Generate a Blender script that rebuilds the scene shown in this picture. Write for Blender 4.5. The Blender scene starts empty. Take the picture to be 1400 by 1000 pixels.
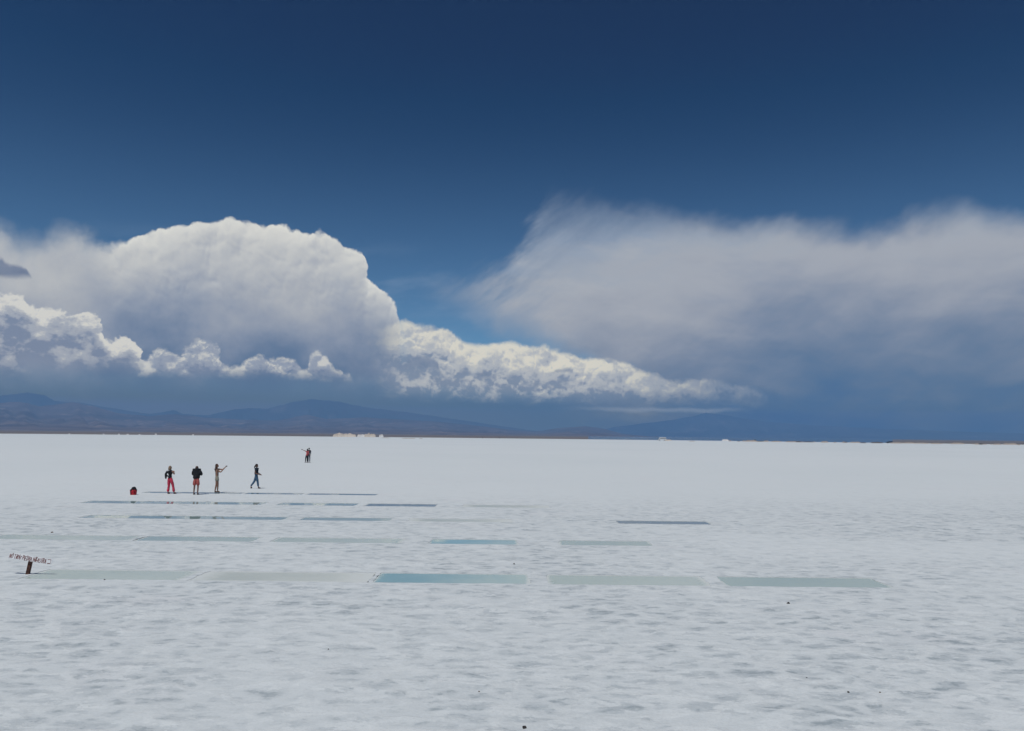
import bpy, bmesh, math, random
import numpy as np
from mathutils import Vector, Matrix, noise as mnoise

random.seed(11)
RNG = np.random.default_rng(11)
scene = bpy.context.scene
COL = scene.collection
PI = math.pi

# ------------------------------------------------------------------ camera
F = 1089.0                      # focal length in photograph pixels (28 mm on 36 mm)
CAM_H = 3.6
PITCH = math.atan(94.8 / F)
ROLL = math.radians(0.614)
EXPO = -0.45

cam_data = bpy.data.cameras.new("camera")
cam_data.sensor_width = 36.0
cam_data.lens = 28.0
cam_data.clip_start = 0.1
cam_data.clip_end = 200000.0
cam = bpy.data.objects.new("camera", cam_data)
COL.objects.link(cam)
CAMROT = Matrix.Rotation(PI / 2 + PITCH, 4, 'X') @ Matrix.Rotation(ROLL, 4, 'Z')
cam.matrix_world = Matrix.Translation((0, 0, CAM_H)) @ CAMROT
scene.camera = cam


def ray(px, py):
    d = CAMROT.to_3x3() @ Vector(((px - 700) / F, (500 - py) / F, -1.0))
    return d.normalized()


def ground_at(px, py, z=0.0):
    """the place on the flat where a sight line of the survey photograph lands"""
    d = ray(px, py)
    t = (z - CAM_H) / d.z
    return (d.x * t, d.y * t)


def UV(px, py):
    d = ray(px, py)
    return (F * math.atan2(d.x, d.y), F * math.atan2(d.z, math.hypot(d.x, d.y)))


# ------------------------------------------------------------------ colour helpers
def lin(c):
    c = c / 255.0
    return c / 12.92 if c <= 0.04045 else ((c + 0.055) / 1.055) ** 2.4


def rgb(r, g, b, a=1.0):
    return (lin(r), lin(g), lin(b), a)


# ------------------------------------------------------------------ node expression helper
class NT:
    def __init__(self, tree):
        self.t = tree

    def node(self, kind, **props):
        n = self.t.nodes.new(kind)
        for k, v in props.items():
            setattr(n, k, v)
        return n

    def put(self, sock, v):
        if isinstance(v, S):
            self.t.links.new(v.s, sock)
        elif v is not None:
            sock.default_value = v

    def math(self, op, a, b=None, c=None, clamp=False):
        n = self.node('ShaderNodeMath', operation=op, use_clamp=clamp)
        self.put(n.inputs[0], a)
        if b is not None: self.put(n.inputs[1], b)
        if c is not None: self.put(n.inputs[2], c)
        return S(self, n.outputs[0])

    def xyz(self, x, y, z=0.0):
        n = self.node('ShaderNodeCombineXYZ')
        self.put(n.inputs[0], x); self.put(n.inputs[1], y); self.put(n.inputs[2], z)
        return S(self, n.outputs[0])

    def noise(self, vec, scale=1.0, detail=4.0, rough=0.5, dist=0.0, color=False, lac=2.0):
        n = self.node('ShaderNodeTexNoise')
        self.put(n.inputs['Vector'], vec)
        self.put(n.inputs['Scale'], scale); self.put(n.inputs['Detail'], detail)
        self.put(n.inputs['Roughness'], rough); self.put(n.inputs['Distortion'], dist)
        self.put(n.inputs['Lacunarity'], lac)
        return S(self, n.outputs['Color' if color else 'Fac'])

    def voronoi(self, vec, scale=1.0, detail=2.0, rough=0.5, smooth=0.6, feature='SMOOTH_F1', out='Distance'):
        n = self.node('ShaderNodeTexVoronoi')
        n.feature = feature
        self.put(n.inputs['Vector'], vec)
        self.put(n.inputs['Scale'], scale)
        if 'Detail' in n.inputs: self.put(n.inputs['Detail'], detail); self.put(n.inputs['Roughness'], rough)
        if feature == 'SMOOTH_F1': self.put(n.inputs['Smoothness'], smooth)
        return S(self, n.outputs[out])

    def step(self, x, a, b, smooth=True):
        n = self.node('ShaderNodeMapRange')
        n.interpolation_type = 'SMOOTHSTEP' if smooth else 'LINEAR'
        n.clamp = True
        self.put(n.inputs['Value'], x); self.put(n.inputs['From Min'], a); self.put(n.inputs['From Max'], b)
        n.inputs['To Min'].default_value = 0.0; n.inputs['To Max'].default_value = 1.0
        return S(self, n.outputs['Result'])

    def mix(self, f, a, b, blend='MIX'):
        n = self.node('ShaderNodeMix', data_type='RGBA', blend_type=blend)
        n.clamp_factor = True
        self.put(n.inputs[0], f); self.put(n.inputs[6], a); self.put(n.inputs[7], b)
        return S(self, n.outputs[2])

    def ramp(self, x, stops, interp='LINEAR'):
        n = self.node('ShaderNodeValToRGB')
        cr = n.color_ramp
        cr.interpolation = interp
        while len(cr.elements) > 1: cr.elements.remove(cr.elements[-1])
        cr.elements[0].position = stops[0][0]; cr.elements[0].color = stops[0][1]
        for p, c in stops[1:]:
            e = cr.elements.new(p); e.color = c
        self.put(n.inputs[0], x)
        return S(self, n.outputs[0])

    def curve(self, x, pts):
        """pts: list of (0..1, 0..1)"""
        n = self.node('ShaderNodeFloatCurve')
        c = n.mapping.curves[0]
        n.mapping.extend = 'HORIZONTAL'
        pts = sorted(pts)
        c.points[0].location = pts[0]; c.points[1].location = pts[-1]
        for p in pts[1:-1]: c.points.new(*p)
        for p in c.points: p.handle_type = 'AUTO_CLAMPED'
        n.mapping.update()
        self.put(n.inputs['Value'], x)
        return S(self, n.outputs[0])


class S:
    def __init__(self, nt, s): self.nt, self.s = nt, s
    def __add__(self, o): return self.nt.math('ADD', self, o)
    __radd__ = __add__
    def __sub__(self, o): return self.nt.math('SUBTRACT', self, o)
    def __rsub__(self, o): return self.nt.math('SUBTRACT', o, self)
    def __mul__(self, o): return self.nt.math('MULTIPLY', self, o)
    __rmul__ = __mul__
    def __truediv__(self, o): return self.nt.math('DIVIDE', self, o)
    def __rtruediv__(self, o): return self.nt.math('DIVIDE', o, self)
    def __neg__(self): return self.nt.math('MULTIPLY', self, -1.0)
    def clamp(self): return self.nt.math('ADD', self, 0.0, clamp=True)
    def pow(self, e): return self.nt.math('POWER', self, e)


# ------------------------------------------------------------------ world: clear sky and clouds far beyond everything
SUN_EL, SUN_AZ = math.radians(66), math.radians(-152)     # azimuth from +Y towards +X: high, behind and left
world = bpy.data.worlds.new("World")
scene.world = world
world.use_nodes = True
wt = world.node_tree
wt.nodes.clear()
W = NT(wt)
HAZE_D, HAZE_TOP, HAZE_HALF = 1.1e-4, 700.0, 22000.0
HAZE_COL = (0.26, 0.54, 0.93)
HAZE_S, HAZE_S2 = (0.097, 0.222, 0.45, 1), (0.130, 0.302, 0.598, 1)     # what a deep stretch of that air scatters towards the eye
K = 2 ** (-EXPO)          # cloud radiances are given as seen through the camera's exposure


def build_world():
    tc = W.node('ShaderNodeTexCoord')
    sep = W.node('ShaderNodeSeparateXYZ')
    wt.links.new(tc.outputs['Generated'], sep.inputs[0])
    x, y, z = (S(W, sep.outputs[i]) for i in range(3))
    U = W.math('ARCTAN2', x, y) * F
    hyp = W.math('SQRT', x * x + y * y)
    V = W.math('ARCTAN2', z, hyp) * F
    sky = W.node('ShaderNodeTexSky')
    sky.sky_type = 'NISHITA'
    sky.sun_disc = False
    sky.sun_elevation = SUN_EL
    sky.sun_rotation = SUN_AZ
    sky.altitude = 3450
    sky.air_density = 1.0
    sky.dust_density = 0.0
    sky.ozone_density = 3.0
    skyc = S(W, sky.outputs[0])
    SKY_STRENGTH = 0.06
    # a polarised, saturated noon sky
    gm = W.node('ShaderNodeGamma')
    W.put(gm.inputs[0], skyc); gm.inputs[1].default_value = 1.5
    sc = W.node('ShaderNodeVectorMath', operation='MULTIPLY')
    wt.links.new(gm.outputs[0], sc.inputs[0])
    sc.inputs[1].default_value = (SKY_STRENGTH * 0.46, SKY_STRENGTH * 0.66, SKY_STRENGTH * 0.61)
    clear = S(W, sc.outputs[0])

    def tone(r, g, b):      # a radiance from its look in the picture
        return (lin(r) * K, lin(g) * K, lin(b) * K, 1)

    # everything in the sky stands behind the low air: its own radiance is what is seen less the air's share
    el = W.math('ARCTAN2', z, hyp)
    path = W.math('MINIMUM', HAZE_TOP / W.math('MAXIMUM', W.math('SINE', el), 0.004), HAZE_HALF * 1.1)
    trans = W.math('EXPONENT', path * -HAZE_D)

    airlight = W.mix(W.step(V, 200.0, 420.0), HAZE_S, HAZE_S2)

    def bg(c):
        v = W.node('ShaderNodeVectorMath', operation='SCALE')
        wt.links.new(airlight.s, v.inputs[0])
        W.put(v.inputs['Scale'], 1.0 - trans)
        v2 = W.node('ShaderNodeVectorMath', operation='SUBTRACT')
        W.put(v2.inputs[0], c); wt.links.new(v.outputs[0], v2.inputs[1])
        v3 = W.node('ShaderNodeVectorMath', operation='SCALE')
        wt.links.new(v2.outputs[0], v3.inputs[0]); W.put(v3.inputs['Scale'], 1.0 / trans)
        v4 = W.node('ShaderNodeVectorMath', operation='MAXIMUM')
        wt.links.new(v3.outputs[0], v4.inputs[0]); v4.inputs[1].default_value = (0.0, 0.0, 0.0)
        c = S(W, v4.outputs[0])
        n = W.node('ShaderNodeBackground')
        W.put(n.inputs['Color'], c)
        n.inputs['Strength'].default_value = 1.0
        return n.outputs[0]

    def choose(f, a, b):
        n = W.node('ShaderNodeMixShader')
        W.put(n.inputs[0], f)
        wt.links.new(a, n.inputs[1]); wt.links.new(b, n.inputs[2])
        return n.outputs[0]

    un = (U + 720.0) / 1440.0                   # 0..1 over the part of the sky in view
    P = W.xyz(U, V, 0.0)

    def ncurve(uu, pts):
        ps = []
        for px, py in pts:
            a, b = UV(px, py)
            ps.append(((a + 720) / 1440, max(0.0, b / 420)))
        return W.curve(uu, ps) * 420.0

    def warp(scale, amp, detail=3.0, seed=0.0, rough=0.55, base=None, aspect=1.0):
        base = base or (U, V)
        n = W.node('ShaderNodeSeparateXYZ')
        c = W.noise(W.xyz(base[0], base[1], seed), scale, detail, rough, color=True)
        wt.links.new(c.s, n.inputs[0])
        return (base[0] + (S(W, n.outputs[0]) - 0.5) * (amp * aspect), base[1] + (S(W, n.outputs[1]) - 0.5) * amp)

    def puff(u, v, sc, seed, detail=2.0):
        n = W.node('ShaderNodeTexVoronoi')
        n.voronoi_dimensions = '2D'
        n.feature = 'F1'
        n.normalize = True
        W.put(n.inputs['Vector'], W.xyz(u + seed * 37.0, v - seed * 11.0))
        n.inputs['Scale'].default_value = sc
        n.inputs['Detail'].default_value = detail
        n.inputs['Roughness'].default_value = 0.55
        n.inputs['Lacunarity'].default_value = 2.2
        d = S(W, n.outputs['Distance'])
        return d * d * 2.2      # 0 at the middle of a lump, rising to the creases

    # ---- thin bright veil that thickens downwards, then distant rain over the horizon, all round
    tv = ((520.0 - V) / 520.0).clamp()
    clear = W.mix(tv * tv * 0.6, clear, tone(110, 140, 170))
    hz = W.step(V, 128.0, 38.0)
    side = W.step(U, -500.0, 500.0)
    veil = W.mix(side, tone(84, 110, 142), tone(70, 106, 149))
    col = W.mix(hz * 0.95, clear, veil)
    # sky outside the part in view: the same veil and a quiet bank of grey cloud
    on = W.noise(W.xyz(x * 3.0, y * 3.0, z * 9.0), 1.3, 4, 0.55)
    oc = W.step(on + W.step(V, 340.0, 60.0) * 0.32, 0.58, 0.78) * W.step(V, 380.0, 220.0) * W.step(V, 20.0, 90.0)
    col_out = W.mix(oc, col, W.ramp(V / 330.0, [(0.2, tone(100, 122, 153)), (0.9, tone(165, 170, 180))]))

    # ---- thin high wisps in the blue gap
    wn = W.noise(W.xyz(U * 0.35 + V * 0.25, V * 1.4 - U * 0.25, 3.3), 0.012, 5, 0.6)
    wis = W.step(wn, 0.46, 0.72) * W.step(V, 60.0, 140.0) * W.step(V, 270.0, 200.0) * 0.35
    col = W.mix(wis, col, tone(140, 160, 184))

    # ---- right: broad anvil with falling rain
    a1, a2 = warp(0.006, 80.0, 4, 7.7, 0.55)
    b1, b2 = warp(0.026, 20.0, 3, 9.1, 0.6, (a1, a2))
    # streaks torn off to the upper left
    sU, sV = U * 0.82 + V * 0.57, V * 0.82 - U * 0.57
    st = W.noise(W.xyz(sU * 0.28, sV, 1.0), 0.03, 5, 0.6)
    torn = 22.0 + W.step(U, 220.0, 0.0) * 42.0
    b2s = b2 - (st - 0.5) * torn
    un5 = (b1 + (st - 0.5) * torn + 720.0) / 1440.0
    top5 = ncurve(un5, [(480, 600), (540, 450), (575, 415), (610, 398), (645, 385), (685, 362), (712, 330), (728, 296), (748, 276), (800, 280), (850, 284), (930, 290),
                        (1000, 296), (1060, 298), (1120, 315), (1180, 314), (1230, 300), (1300, 292), (1350, 300), (1400, 303)])
    d5 = top5 - b2s
    soft = 26.0 + W.step(U, 330.0, 0.0) * 30.0
    al5 = W.step(d5 / soft, -0.5, 1.3)
    und = W.step(b2s + U * 0.40, 118.0, 172.0)              # ragged lower left side
    al5 = al5 * W.math('MAXIMUM', und, W.step(U, 40.0, 220.0))
    thin = 1.0 - W.step(U, 140.0, -60.0) * W.step(st, 0.62, 0.36) * 0.45
    al5 = al5 * thin
    n5 = W.noise(W.xyz(a1 * 0.6, a2 * 1.9, 4.2), 0.011, 6, 0.58)
    rainu = W.step(U, 0.0, 420.0)
    hh = (V + (n5 - 0.5) * 170.0 + (st - 0.5) * 60.0 + (1.0 - rainu) * 72.0 + W.step(U, 420.0, 650.0) * 14.0) / 330.0
    c5 = W.ramp(hh, [(0.0, tone(72, 107, 150)), (0.14, tone(79, 111, 148)), (0.28, tone(97, 120, 150)), (0.44, tone(122, 136, 159)),
                     (0.58, tone(146, 154, 169)), (0.74, tone(162, 167, 177)), (0.86, tone(157, 165, 177)), (1.0, tone(140, 155, 176))], 'B_SPLINE')
    st2 = W.noise(W.xyz(U * 0.30 - V * 0.12, V * 1.3 + U * 0.22, 6.6), 0.022, 5, 0.6)
    c5 = W.mix(W.step(st2, 0.5, 0.75) * W.step(V, 120.0, 190.0) * W.step(U, 420.0, 100.0) * 0.55, c5, tone(174, 177, 183))
    c5 = W.mix(W.step(st2, 0.48, 0.25) * W.step(V, 100.0, 180.0) * 0.4, c5, tone(132, 145, 166))
    col = W.mix(al5, col, c5)

    # ---- left: towering cloud with firm cauliflower top
    w1u, w1v = warp(0.018, 30.0, 4, 2.2, 0.6)
    un1 = (w1u + 720.0) / 1440.0
    top1 = ncurve(un1, [(-120, 315), (0, 298), (20, 312), (50, 318), (75, 308), (100, 306), (125, 322), (150, 328), (185, 328), (205, 316), (240, 310), (290, 306), (340, 307),
               (390, 314), (425, 322), (438, 318), (450, 325), (478, 338), (495, 352), (503, 382), (520, 398), (543, 420), (548, 448), (556, 490), (600, 545), (720, 600)])
    pf = puff(w1u, w1v, 0.028, 1.5)
    pf_l = puff(w1u - 2.5, w1v + 6.0, 0.028, 1.5)
    firm = W.step(U, -570.0, -480.0)          # fibrous on the left, firm from the dome on
    low = W.step(V, 95.0, 190.0)
    lo1 = puff(w1u, w1v, 0.0115, 6.5, 1.0)
    lo2 = puff(w1u - 5.0, w1v + 14.0, 0.0115, 6.5, 1.0)
    d1 = top1 - w1v + (0.32 - pf) * 14.0 + (0.3 - lo1) * 9.0
    soft1 = 44.0 - firm * low * 40.0
    al1 = W.step(d1 / soft1, -0.2, 1.0)
    al1 = al1 * W.step(V + (W.noise(P, 0.02, 3, 0.6) - 0.5) * 26.0, 30.0, 84.0)
    big = W.noise(W.xyz(U * 0.9 + 40.0, V, 5.6), 0.0105, 5, 0.6)
    h1 = (V + (big - 0.5) * 250.0 - 18.0 + (1.0 - firm) * 40.0) / 330.0
    c1 = W.ramp(h1, [(0.0, tone(84, 110, 146)), (0.16, tone(93, 117, 149)), (0.26, tone(110, 128, 156)), (0.38, tone(134, 146, 167)),
                     (0.52, tone(154, 161, 174)), (0.66, tone(173, 177, 183)), (0.82, tone(188, 190, 191)), (1.0, tone(196, 197, 196))], 'B_SPLINE')
    dd = W.math('MAXIMUM', d1, 0.0)
    dm = dd + (big - 0.5) * 40.0
    rim = W.math('EXPONENT', dm / -34.0)
    near_rim = (W.math('EXPONENT', dd / -85.0) * 0.85 + 0.1) * firm * W.step(V, 80.0, 190.0)
    lit = (pf_l - pf) + (lo2 - lo1) * 0.9
    bright1 = (rim * (0.25 + firm * 0.6) + lit * near_rim * 0.9).clamp()
    c1 = W.mix(bright1 * W.step(V, 90.0, 190.0), c1, tone(216, 216, 211))
    c1 = W.mix(((-lit) * near_rim * 0.9).clamp(), c1, tone(146, 155, 173))
    col = W.mix(al1, col, c1)
    upper = bg(col)

    # ---- firm small cumulus, all with the same recipe
    def cumulus(col, tops, base, seed, lightc, midc, darkc, psc=0.045, amp=22.0, soft=5.0, basesoft=14.0, wsc=0.028, wamp=22.0, opacity=1.0, lum=0.5, grad=60.0, floor_amp=14.0, puffs=True, rimk=0.35, spots=1.5, left=None, right=None):
        wu, wv = warp(wsc, wamp, 4, seed, 0.62, aspect=1.3)
        uu = (wu + 720.0) / 1440.0
        t = ncurve(uu, tops)
        bpts = base if isinstance(base, list) else [(0, base), (1400, base + 15)]
        bs = ncurve(un, bpts)
        d = t - wv
        fb = W.noise(W.xyz(U, V * 1.5, seed + 3.0), 0.035, 4, 0.6)
        k = lum + (fb - 0.5) * spots
        if puffs:
            p = puff(wu, wv, psc, seed)
            pl = puff(wu - 1.5, wv + 4.5, psc, seed)
            d = d + (0.32 - p) * amp
            k = k + (pl - p) * 1.1
        a = W.step(d / soft, 0.0, 1.0)
        a = a * W.step(V - bs + (fb - 0.5) * floor_amp, 0.0, basesoft) * W.step(t - bs, -2.0, 10.0) * opacity
        if left is not None: a = a * W.step(wu, left - 10.0, left + 60.0)
        if right is not None:
            fr_ = W.step(wu, right[0], right[1])
            a = a * (1.0 - fr_ * 0.75)
            k = k - fr_ * 0.55
        k = k + (W.math('EXPONENT', W.math('MAXIMUM', d, 0.0) / -10.0)) * rimk - W.step(d, grad * 0.25, grad * 1.25) * 0.75
        cc = W.ramp(k.clamp(), [(0.0, darkc), (0.45, midc), (1.0, lightc)], 'EASE')
        return W.mix(a, col, cc)

    # bright sunlit bank in the middle
    col = cumulus(col, [(420, 480), (500, 455), (528, 446), (548, 440), (580, 441), (610, 450), (632, 462), (650, 468), (700, 468), (745, 473), (790, 482), (840, 492),
                        (875, 503), (900, 511), (940, 517), (990, 522), (1040, 535), (1070, 600)],
                  [(500, 548), (600, 552), (700, 556), (800, 558), (900, 558), (1040, 562)], 14.0,
                  tone(208, 206, 197), tone(168, 174, 183), tone(122, 138, 162), psc=0.042, amp=8, wamp=26, wsc=0.02, lum=0.84, grad=50, basesoft=30, soft=9, spots=1.9, rimk=0.12, left=-190.0, right=(90.0, 330.0))
    # dark flecks in front of that bank
    dk = (tone(150, 160, 175), tone(116, 132, 158), tone(106, 126, 154))
    col = cumulus(col, [(520, 600), (550, 496), (575, 484), (598, 490), (612, 600), (632, 600), (648, 509), (662, 505), (680, 512), (700, 600), (740, 600), (757, 504), (772, 501), (786, 505), (800, 600), (850, 600)],
                  [(540, 507), (620, 510), (640, 522), (700, 521), (745, 513), (800, 513)], 31.0,
                  *dk, soft=8, lum=0.22, wamp=16, basesoft=8, opacity=0.85, puffs=False, wsc=0.05)
    # far left cumulus mass
    col = cumulus(col, [(-90, 396), (0, 400), (25, 405), (48, 420), (75, 420), (100, 424), (130, 432), (142, 446), (150, 462), (172, 458), (186, 470), (198, 492), (214, 515), (235, 560)],
                  [(-90, 522), (0, 520), (60, 516), (200, 518)], 21.0,
                  tone(204, 204, 201), tone(158, 165, 178), tone(120, 134, 159), psc=0.036, amp=18, wamp=26, lum=0.76, grad=40, basesoft=34, spots=2.7)
    # row of little ones under the tower
    col = cumulus(col, [(140, 600), (185, 514), (206, 484), (222, 474), (240, 482), (252, 470), (268, 461), (288, 464), (302, 482), (318, 500), (330, 496), (345, 487), (372, 484), (398, 490),
                        (412, 503), (425, 490), (438, 480), (455, 498), (480, 514), (500, 560)],
                  [(180, 519), (300, 519), (400, 521), (500, 524)], 45.0,
                  tone(198, 199, 198), tone(146, 156, 174), tone(118, 133, 160), psc=0.055, amp=12, wamp=22, lum=0.52, grad=60, basesoft=20, opacity=0.92, soft=9, spots=2.8)
    # small dark scrap at the left edge
    col = cumulus(col, [(-60, 352), (0, 350), (12, 358), (28, 361), (40, 366), (46, 385), (58, 600)], [(-60, 382), (60, 384)], 52.0,
                  tone(146, 152, 167), tone(118, 130, 153), tone(106, 119, 145), soft=6, lum=0.3, amp=12, basesoft=8, wamp=12, floor_amp=8, puffs=False)
    # pale low streak near the far peak
    lk = W.step(W.math('ABSOLUTE', V - 36.0 + (W.noise(P, 0.02, 3, 0.5) - 0.5) * 14.0), 5.0, 0.0) * W.step(U, 60.0, 160.0) * W.step(U, 330.0, 260.0) * 0.4
    col = W.mix(lk, col, tone(140, 155, 176))
    lower = bg(col)

    def gate(v, lo, hi):
        return W.math('GREATER_THAN', v, lo) * W.math('LESS_THAN', v, hi)
    inlow = gate(V, 10.0, 245.0) * gate(U, -760.0, 340.0)
    seen = W.step(W.math('ABSOLUTE', U), 800.0, 730.0) * gate(V, -4.0, 345.0)
    out = W.node('ShaderNodeOutputWorld')
    wt.links.new(choose(seen, bg(col_out), choose(inlow, upper, lower)), out.inputs['Surface'])


build_world()
world.cycles.sampling_method = 'MANUAL'
world.cycles.sample_map_resolution = 512

sun_data = bpy.data.lights.new("sun", 'SUN')
sun_data.energy = 3.4
sun_data.angle = math.radians(0.53)
sun_data.color = (1.0, 0.975, 0.925)
sun = bpy.data.objects.new("sun", sun_data)
COL.objects.link(sun)
sdir = Vector((math.sin(SUN_AZ) * math.cos(SUN_EL), math.cos(SUN_AZ) * math.cos(SUN_EL), math.sin(SUN_EL)))
sun.rotation_euler = sdir.to_track_quat('Z', 'Y').to_euler()
sun.location = (0, 0, 60)

scene.view_settings.view_transform = 'Standard'
scene.view_settings.look = 'None'
scene.view_settings.exposure = EXPO
scene.view_settings.gamma = 1.0
scene.view_settings.use_curve_mapping = False
scene.render.engine = 'CYCLES'
scene.cycles.use_denoising = True
scene.cycles.max_bounces = 6
scene.cycles.diffuse_bounces = 3
scene.cycles.glossy_bounces = 3
scene.cycles.transmission_bounces = 4
scene.cycles.volume_bounces = 2


# ------------------------------------------------------------------ object helpers
def tag(o, label=None, cat=None, group=None, kind=None):
    if label: o['label'] = label
    if cat: o['category'] = cat
    if group: o['group'] = group
    if kind: o['kind'] = kind
    return o


def thing(name, loc, label, cat, group=None, rz=0.0):
    o = bpy.data.objects.new(name, None)
    o.empty_display_size = 0.3
    COL.objects.link(o)
    o.location = loc
    o.rotation_euler = (0, 0, rz)
    return tag(o, label, cat, group)


def obj_from_bm(name, bm, material, parent=None, smooth=True):
    me = bpy.data.meshes.new(name)
    bm.normal_update()
    bm.to_mesh(me)
    bm.free()
    return obj_from_me(name, me, material, parent, smooth)


def obj_from_me(name, me, material, parent=None, smooth=True):
    me.materials.clear()
    me.materials.append(material)
    if smooth: me.polygons.foreach_set('use_smooth', [True] * len(me.polygons))
    o = bpy.data.objects.new(name, me)
    COL.objects.link(o)
    if parent: o.parent = parent
    return o


def copy_thing(root, loc, rz=None, scale=None):
    r = root.copy(); COL.objects.link(r)
    r.location = loc
    if rz is not None: r.rotation_euler = (0, 0, rz)
    if scale is not None: r.scale = scale
    for ch in list(root.children):
        c = ch.copy(); COL.objects.link(c); c.parent = r
        for g in list(ch.children):
            d = g.copy(); COL.objects.link(d); d.parent = c
    return r


def bm_box(bm, cx, cy, cz, sx, sy, sz, bevel=0.0, rot=None, seg=1):
    r = bmesh.ops.create_cube(bm, size=1.0)
    vs = r['verts']
    for v in vs: v.co = Vector((v.co.x * sx, v.co.y * sy, v.co.z * sz))
    if bevel > 0:
        es = list({e for v in vs for e in v.link_edges})
        rr = bmesh.ops.bevel(bm, geom=es, offset=bevel, segments=seg, affect='EDGES', profile=0.5)
        vs = list({v for f in rr['faces'] for v in f.verts} | {v for v in vs if v.is_valid})
    M = Matrix.Translation((cx, cy, cz)) @ (rot.to_4x4() if rot else Matrix())
    for v in vs: v.co = M @ v.co
    return vs


def bm_ball(bm, c, r, seg=12, rings=8, rot=None):
    """ellipsoid; r a number or three radii"""
    rr = (r, r, r) if not isinstance(r, (tuple, list)) else r
    res = bmesh.ops.create_uvsphere(bm, u_segments=seg, v_segments=rings, radius=1.0)
    for v in res['verts']:
        p = Vector((v.co.x * rr[0], v.co.y * rr[1], v.co.z * rr[2]))
        if rot: p = rot @ p
        v.co = p + Vector(c)
    return res['verts']


def bm_tube(bm, p0, p1, r0, r1=None, seg=10):
    r1 = r0 if r1 is None else r1
    p0, p1 = Vector(p0), Vector(p1)
    d = p1 - p0
    q = d.to_track_quat('Z', 'Y').to_matrix()
    rings = []
    for p, r in ((p0, r0), (p1, r1)):
        rings.append([bm.verts.new(p + q @ Vector((math.cos(a) * r, math.sin(a) * r, 0))) for a in (2 * PI * i / seg for i in range(seg))])
    for i in range(seg):
        j = (i + 1) % seg
        bm.faces.new((rings[0][i], rings[0][j], rings[1][j], rings[1][i]))
    bm.faces.new(rings[0][::-1]); bm.faces.new(rings[1])


# ------------------------------------------------------------------ numpy noise
def _hash(ix, iy, seed):
    h = (ix.astype(np.int64) * 374761393 + iy.astype(np.int64) * 668265263 + seed * 1442695041) & 0xffffffff
    h = ((h ^ (h >> 13)) * 1274126177) & 0xffffffff
    h = h ^ (h >> 16)
    return (h & 0xffffff) / float(0xffffff)


def vnoise(x, y, seed=0):
    ix, iy = np.floor(x), np.floor(y)
    fx, fy = x - ix, y - iy
    fx = fx * fx * fx * (fx * (fx * 6 - 15) + 10); fy = fy * fy * fy * (fy * (fy * 6 - 15) + 10)
    ix, iy = ix.astype(np.int64), iy.astype(np.int64)
    a, b = _hash(ix, iy, seed), _hash(ix + 1, iy, seed)
    c, d = _hash(ix, iy + 1, seed), _hash(ix + 1, iy + 1, seed)
    return (a * (1 - fx) + b * fx) * (1 - fy) + (c * (1 - fx) + d * fx) * fy


def fbm(x, y, octv=4, seed=0, gain=0.5):
    t, a, s = 0.0, 1.0, 0.0
    for i in range(octv):
        t = t + a * vnoise(x * 2 ** i + 17.3 * i, y * 2 ** i - 9.1 * i, seed + i)
        s += a; a *= gain
    return t / s


# ------------------------------------------------------------------ materials
def new_mat(name):
    m = bpy.data.materials.new(name)
    m.use_nodes = True
    nt = m.node_tree
    b = nt.nodes['Principled BSDF']
    return m, NT(nt), b


def simple_mat(name, col, rough=0.8, var=0.25, scale=12.0, bump=0.0, spec=0.3, metallic=0.0):
    m, T, b = new_mat(name)
    tc = T.node('ShaderNodeTexCoord')
    n = T.noise(S(T, tc.outputs['Object']), scale, 4, 0.6)
    lo = tuple(c * (1 - var) for c in col[:3]) + (1,)
    hi = tuple(min(1, c * (1 + var)) for c in col[:3]) + (1,)
    T.put(b.inputs['Base Color'], T.mix(T.step(n, 0.3, 0.7), lo, hi))
    b.inputs['Roughness'].default_value = rough
    b.inputs['Specular IOR Level'].default_value = spec
    b.inputs['Metallic'].default_value = metallic
    if bump > 0:
        bn = T.node('ShaderNodeBump')
        bn.inputs['Strength'].default_value = bump
        bn.inputs['Distance'].default_value = 0.01
        T.put(bn.inputs['Height'], n)
        T.put(b.inputs['Normal'], S(T, bn.outputs[0]))
    return m


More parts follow.
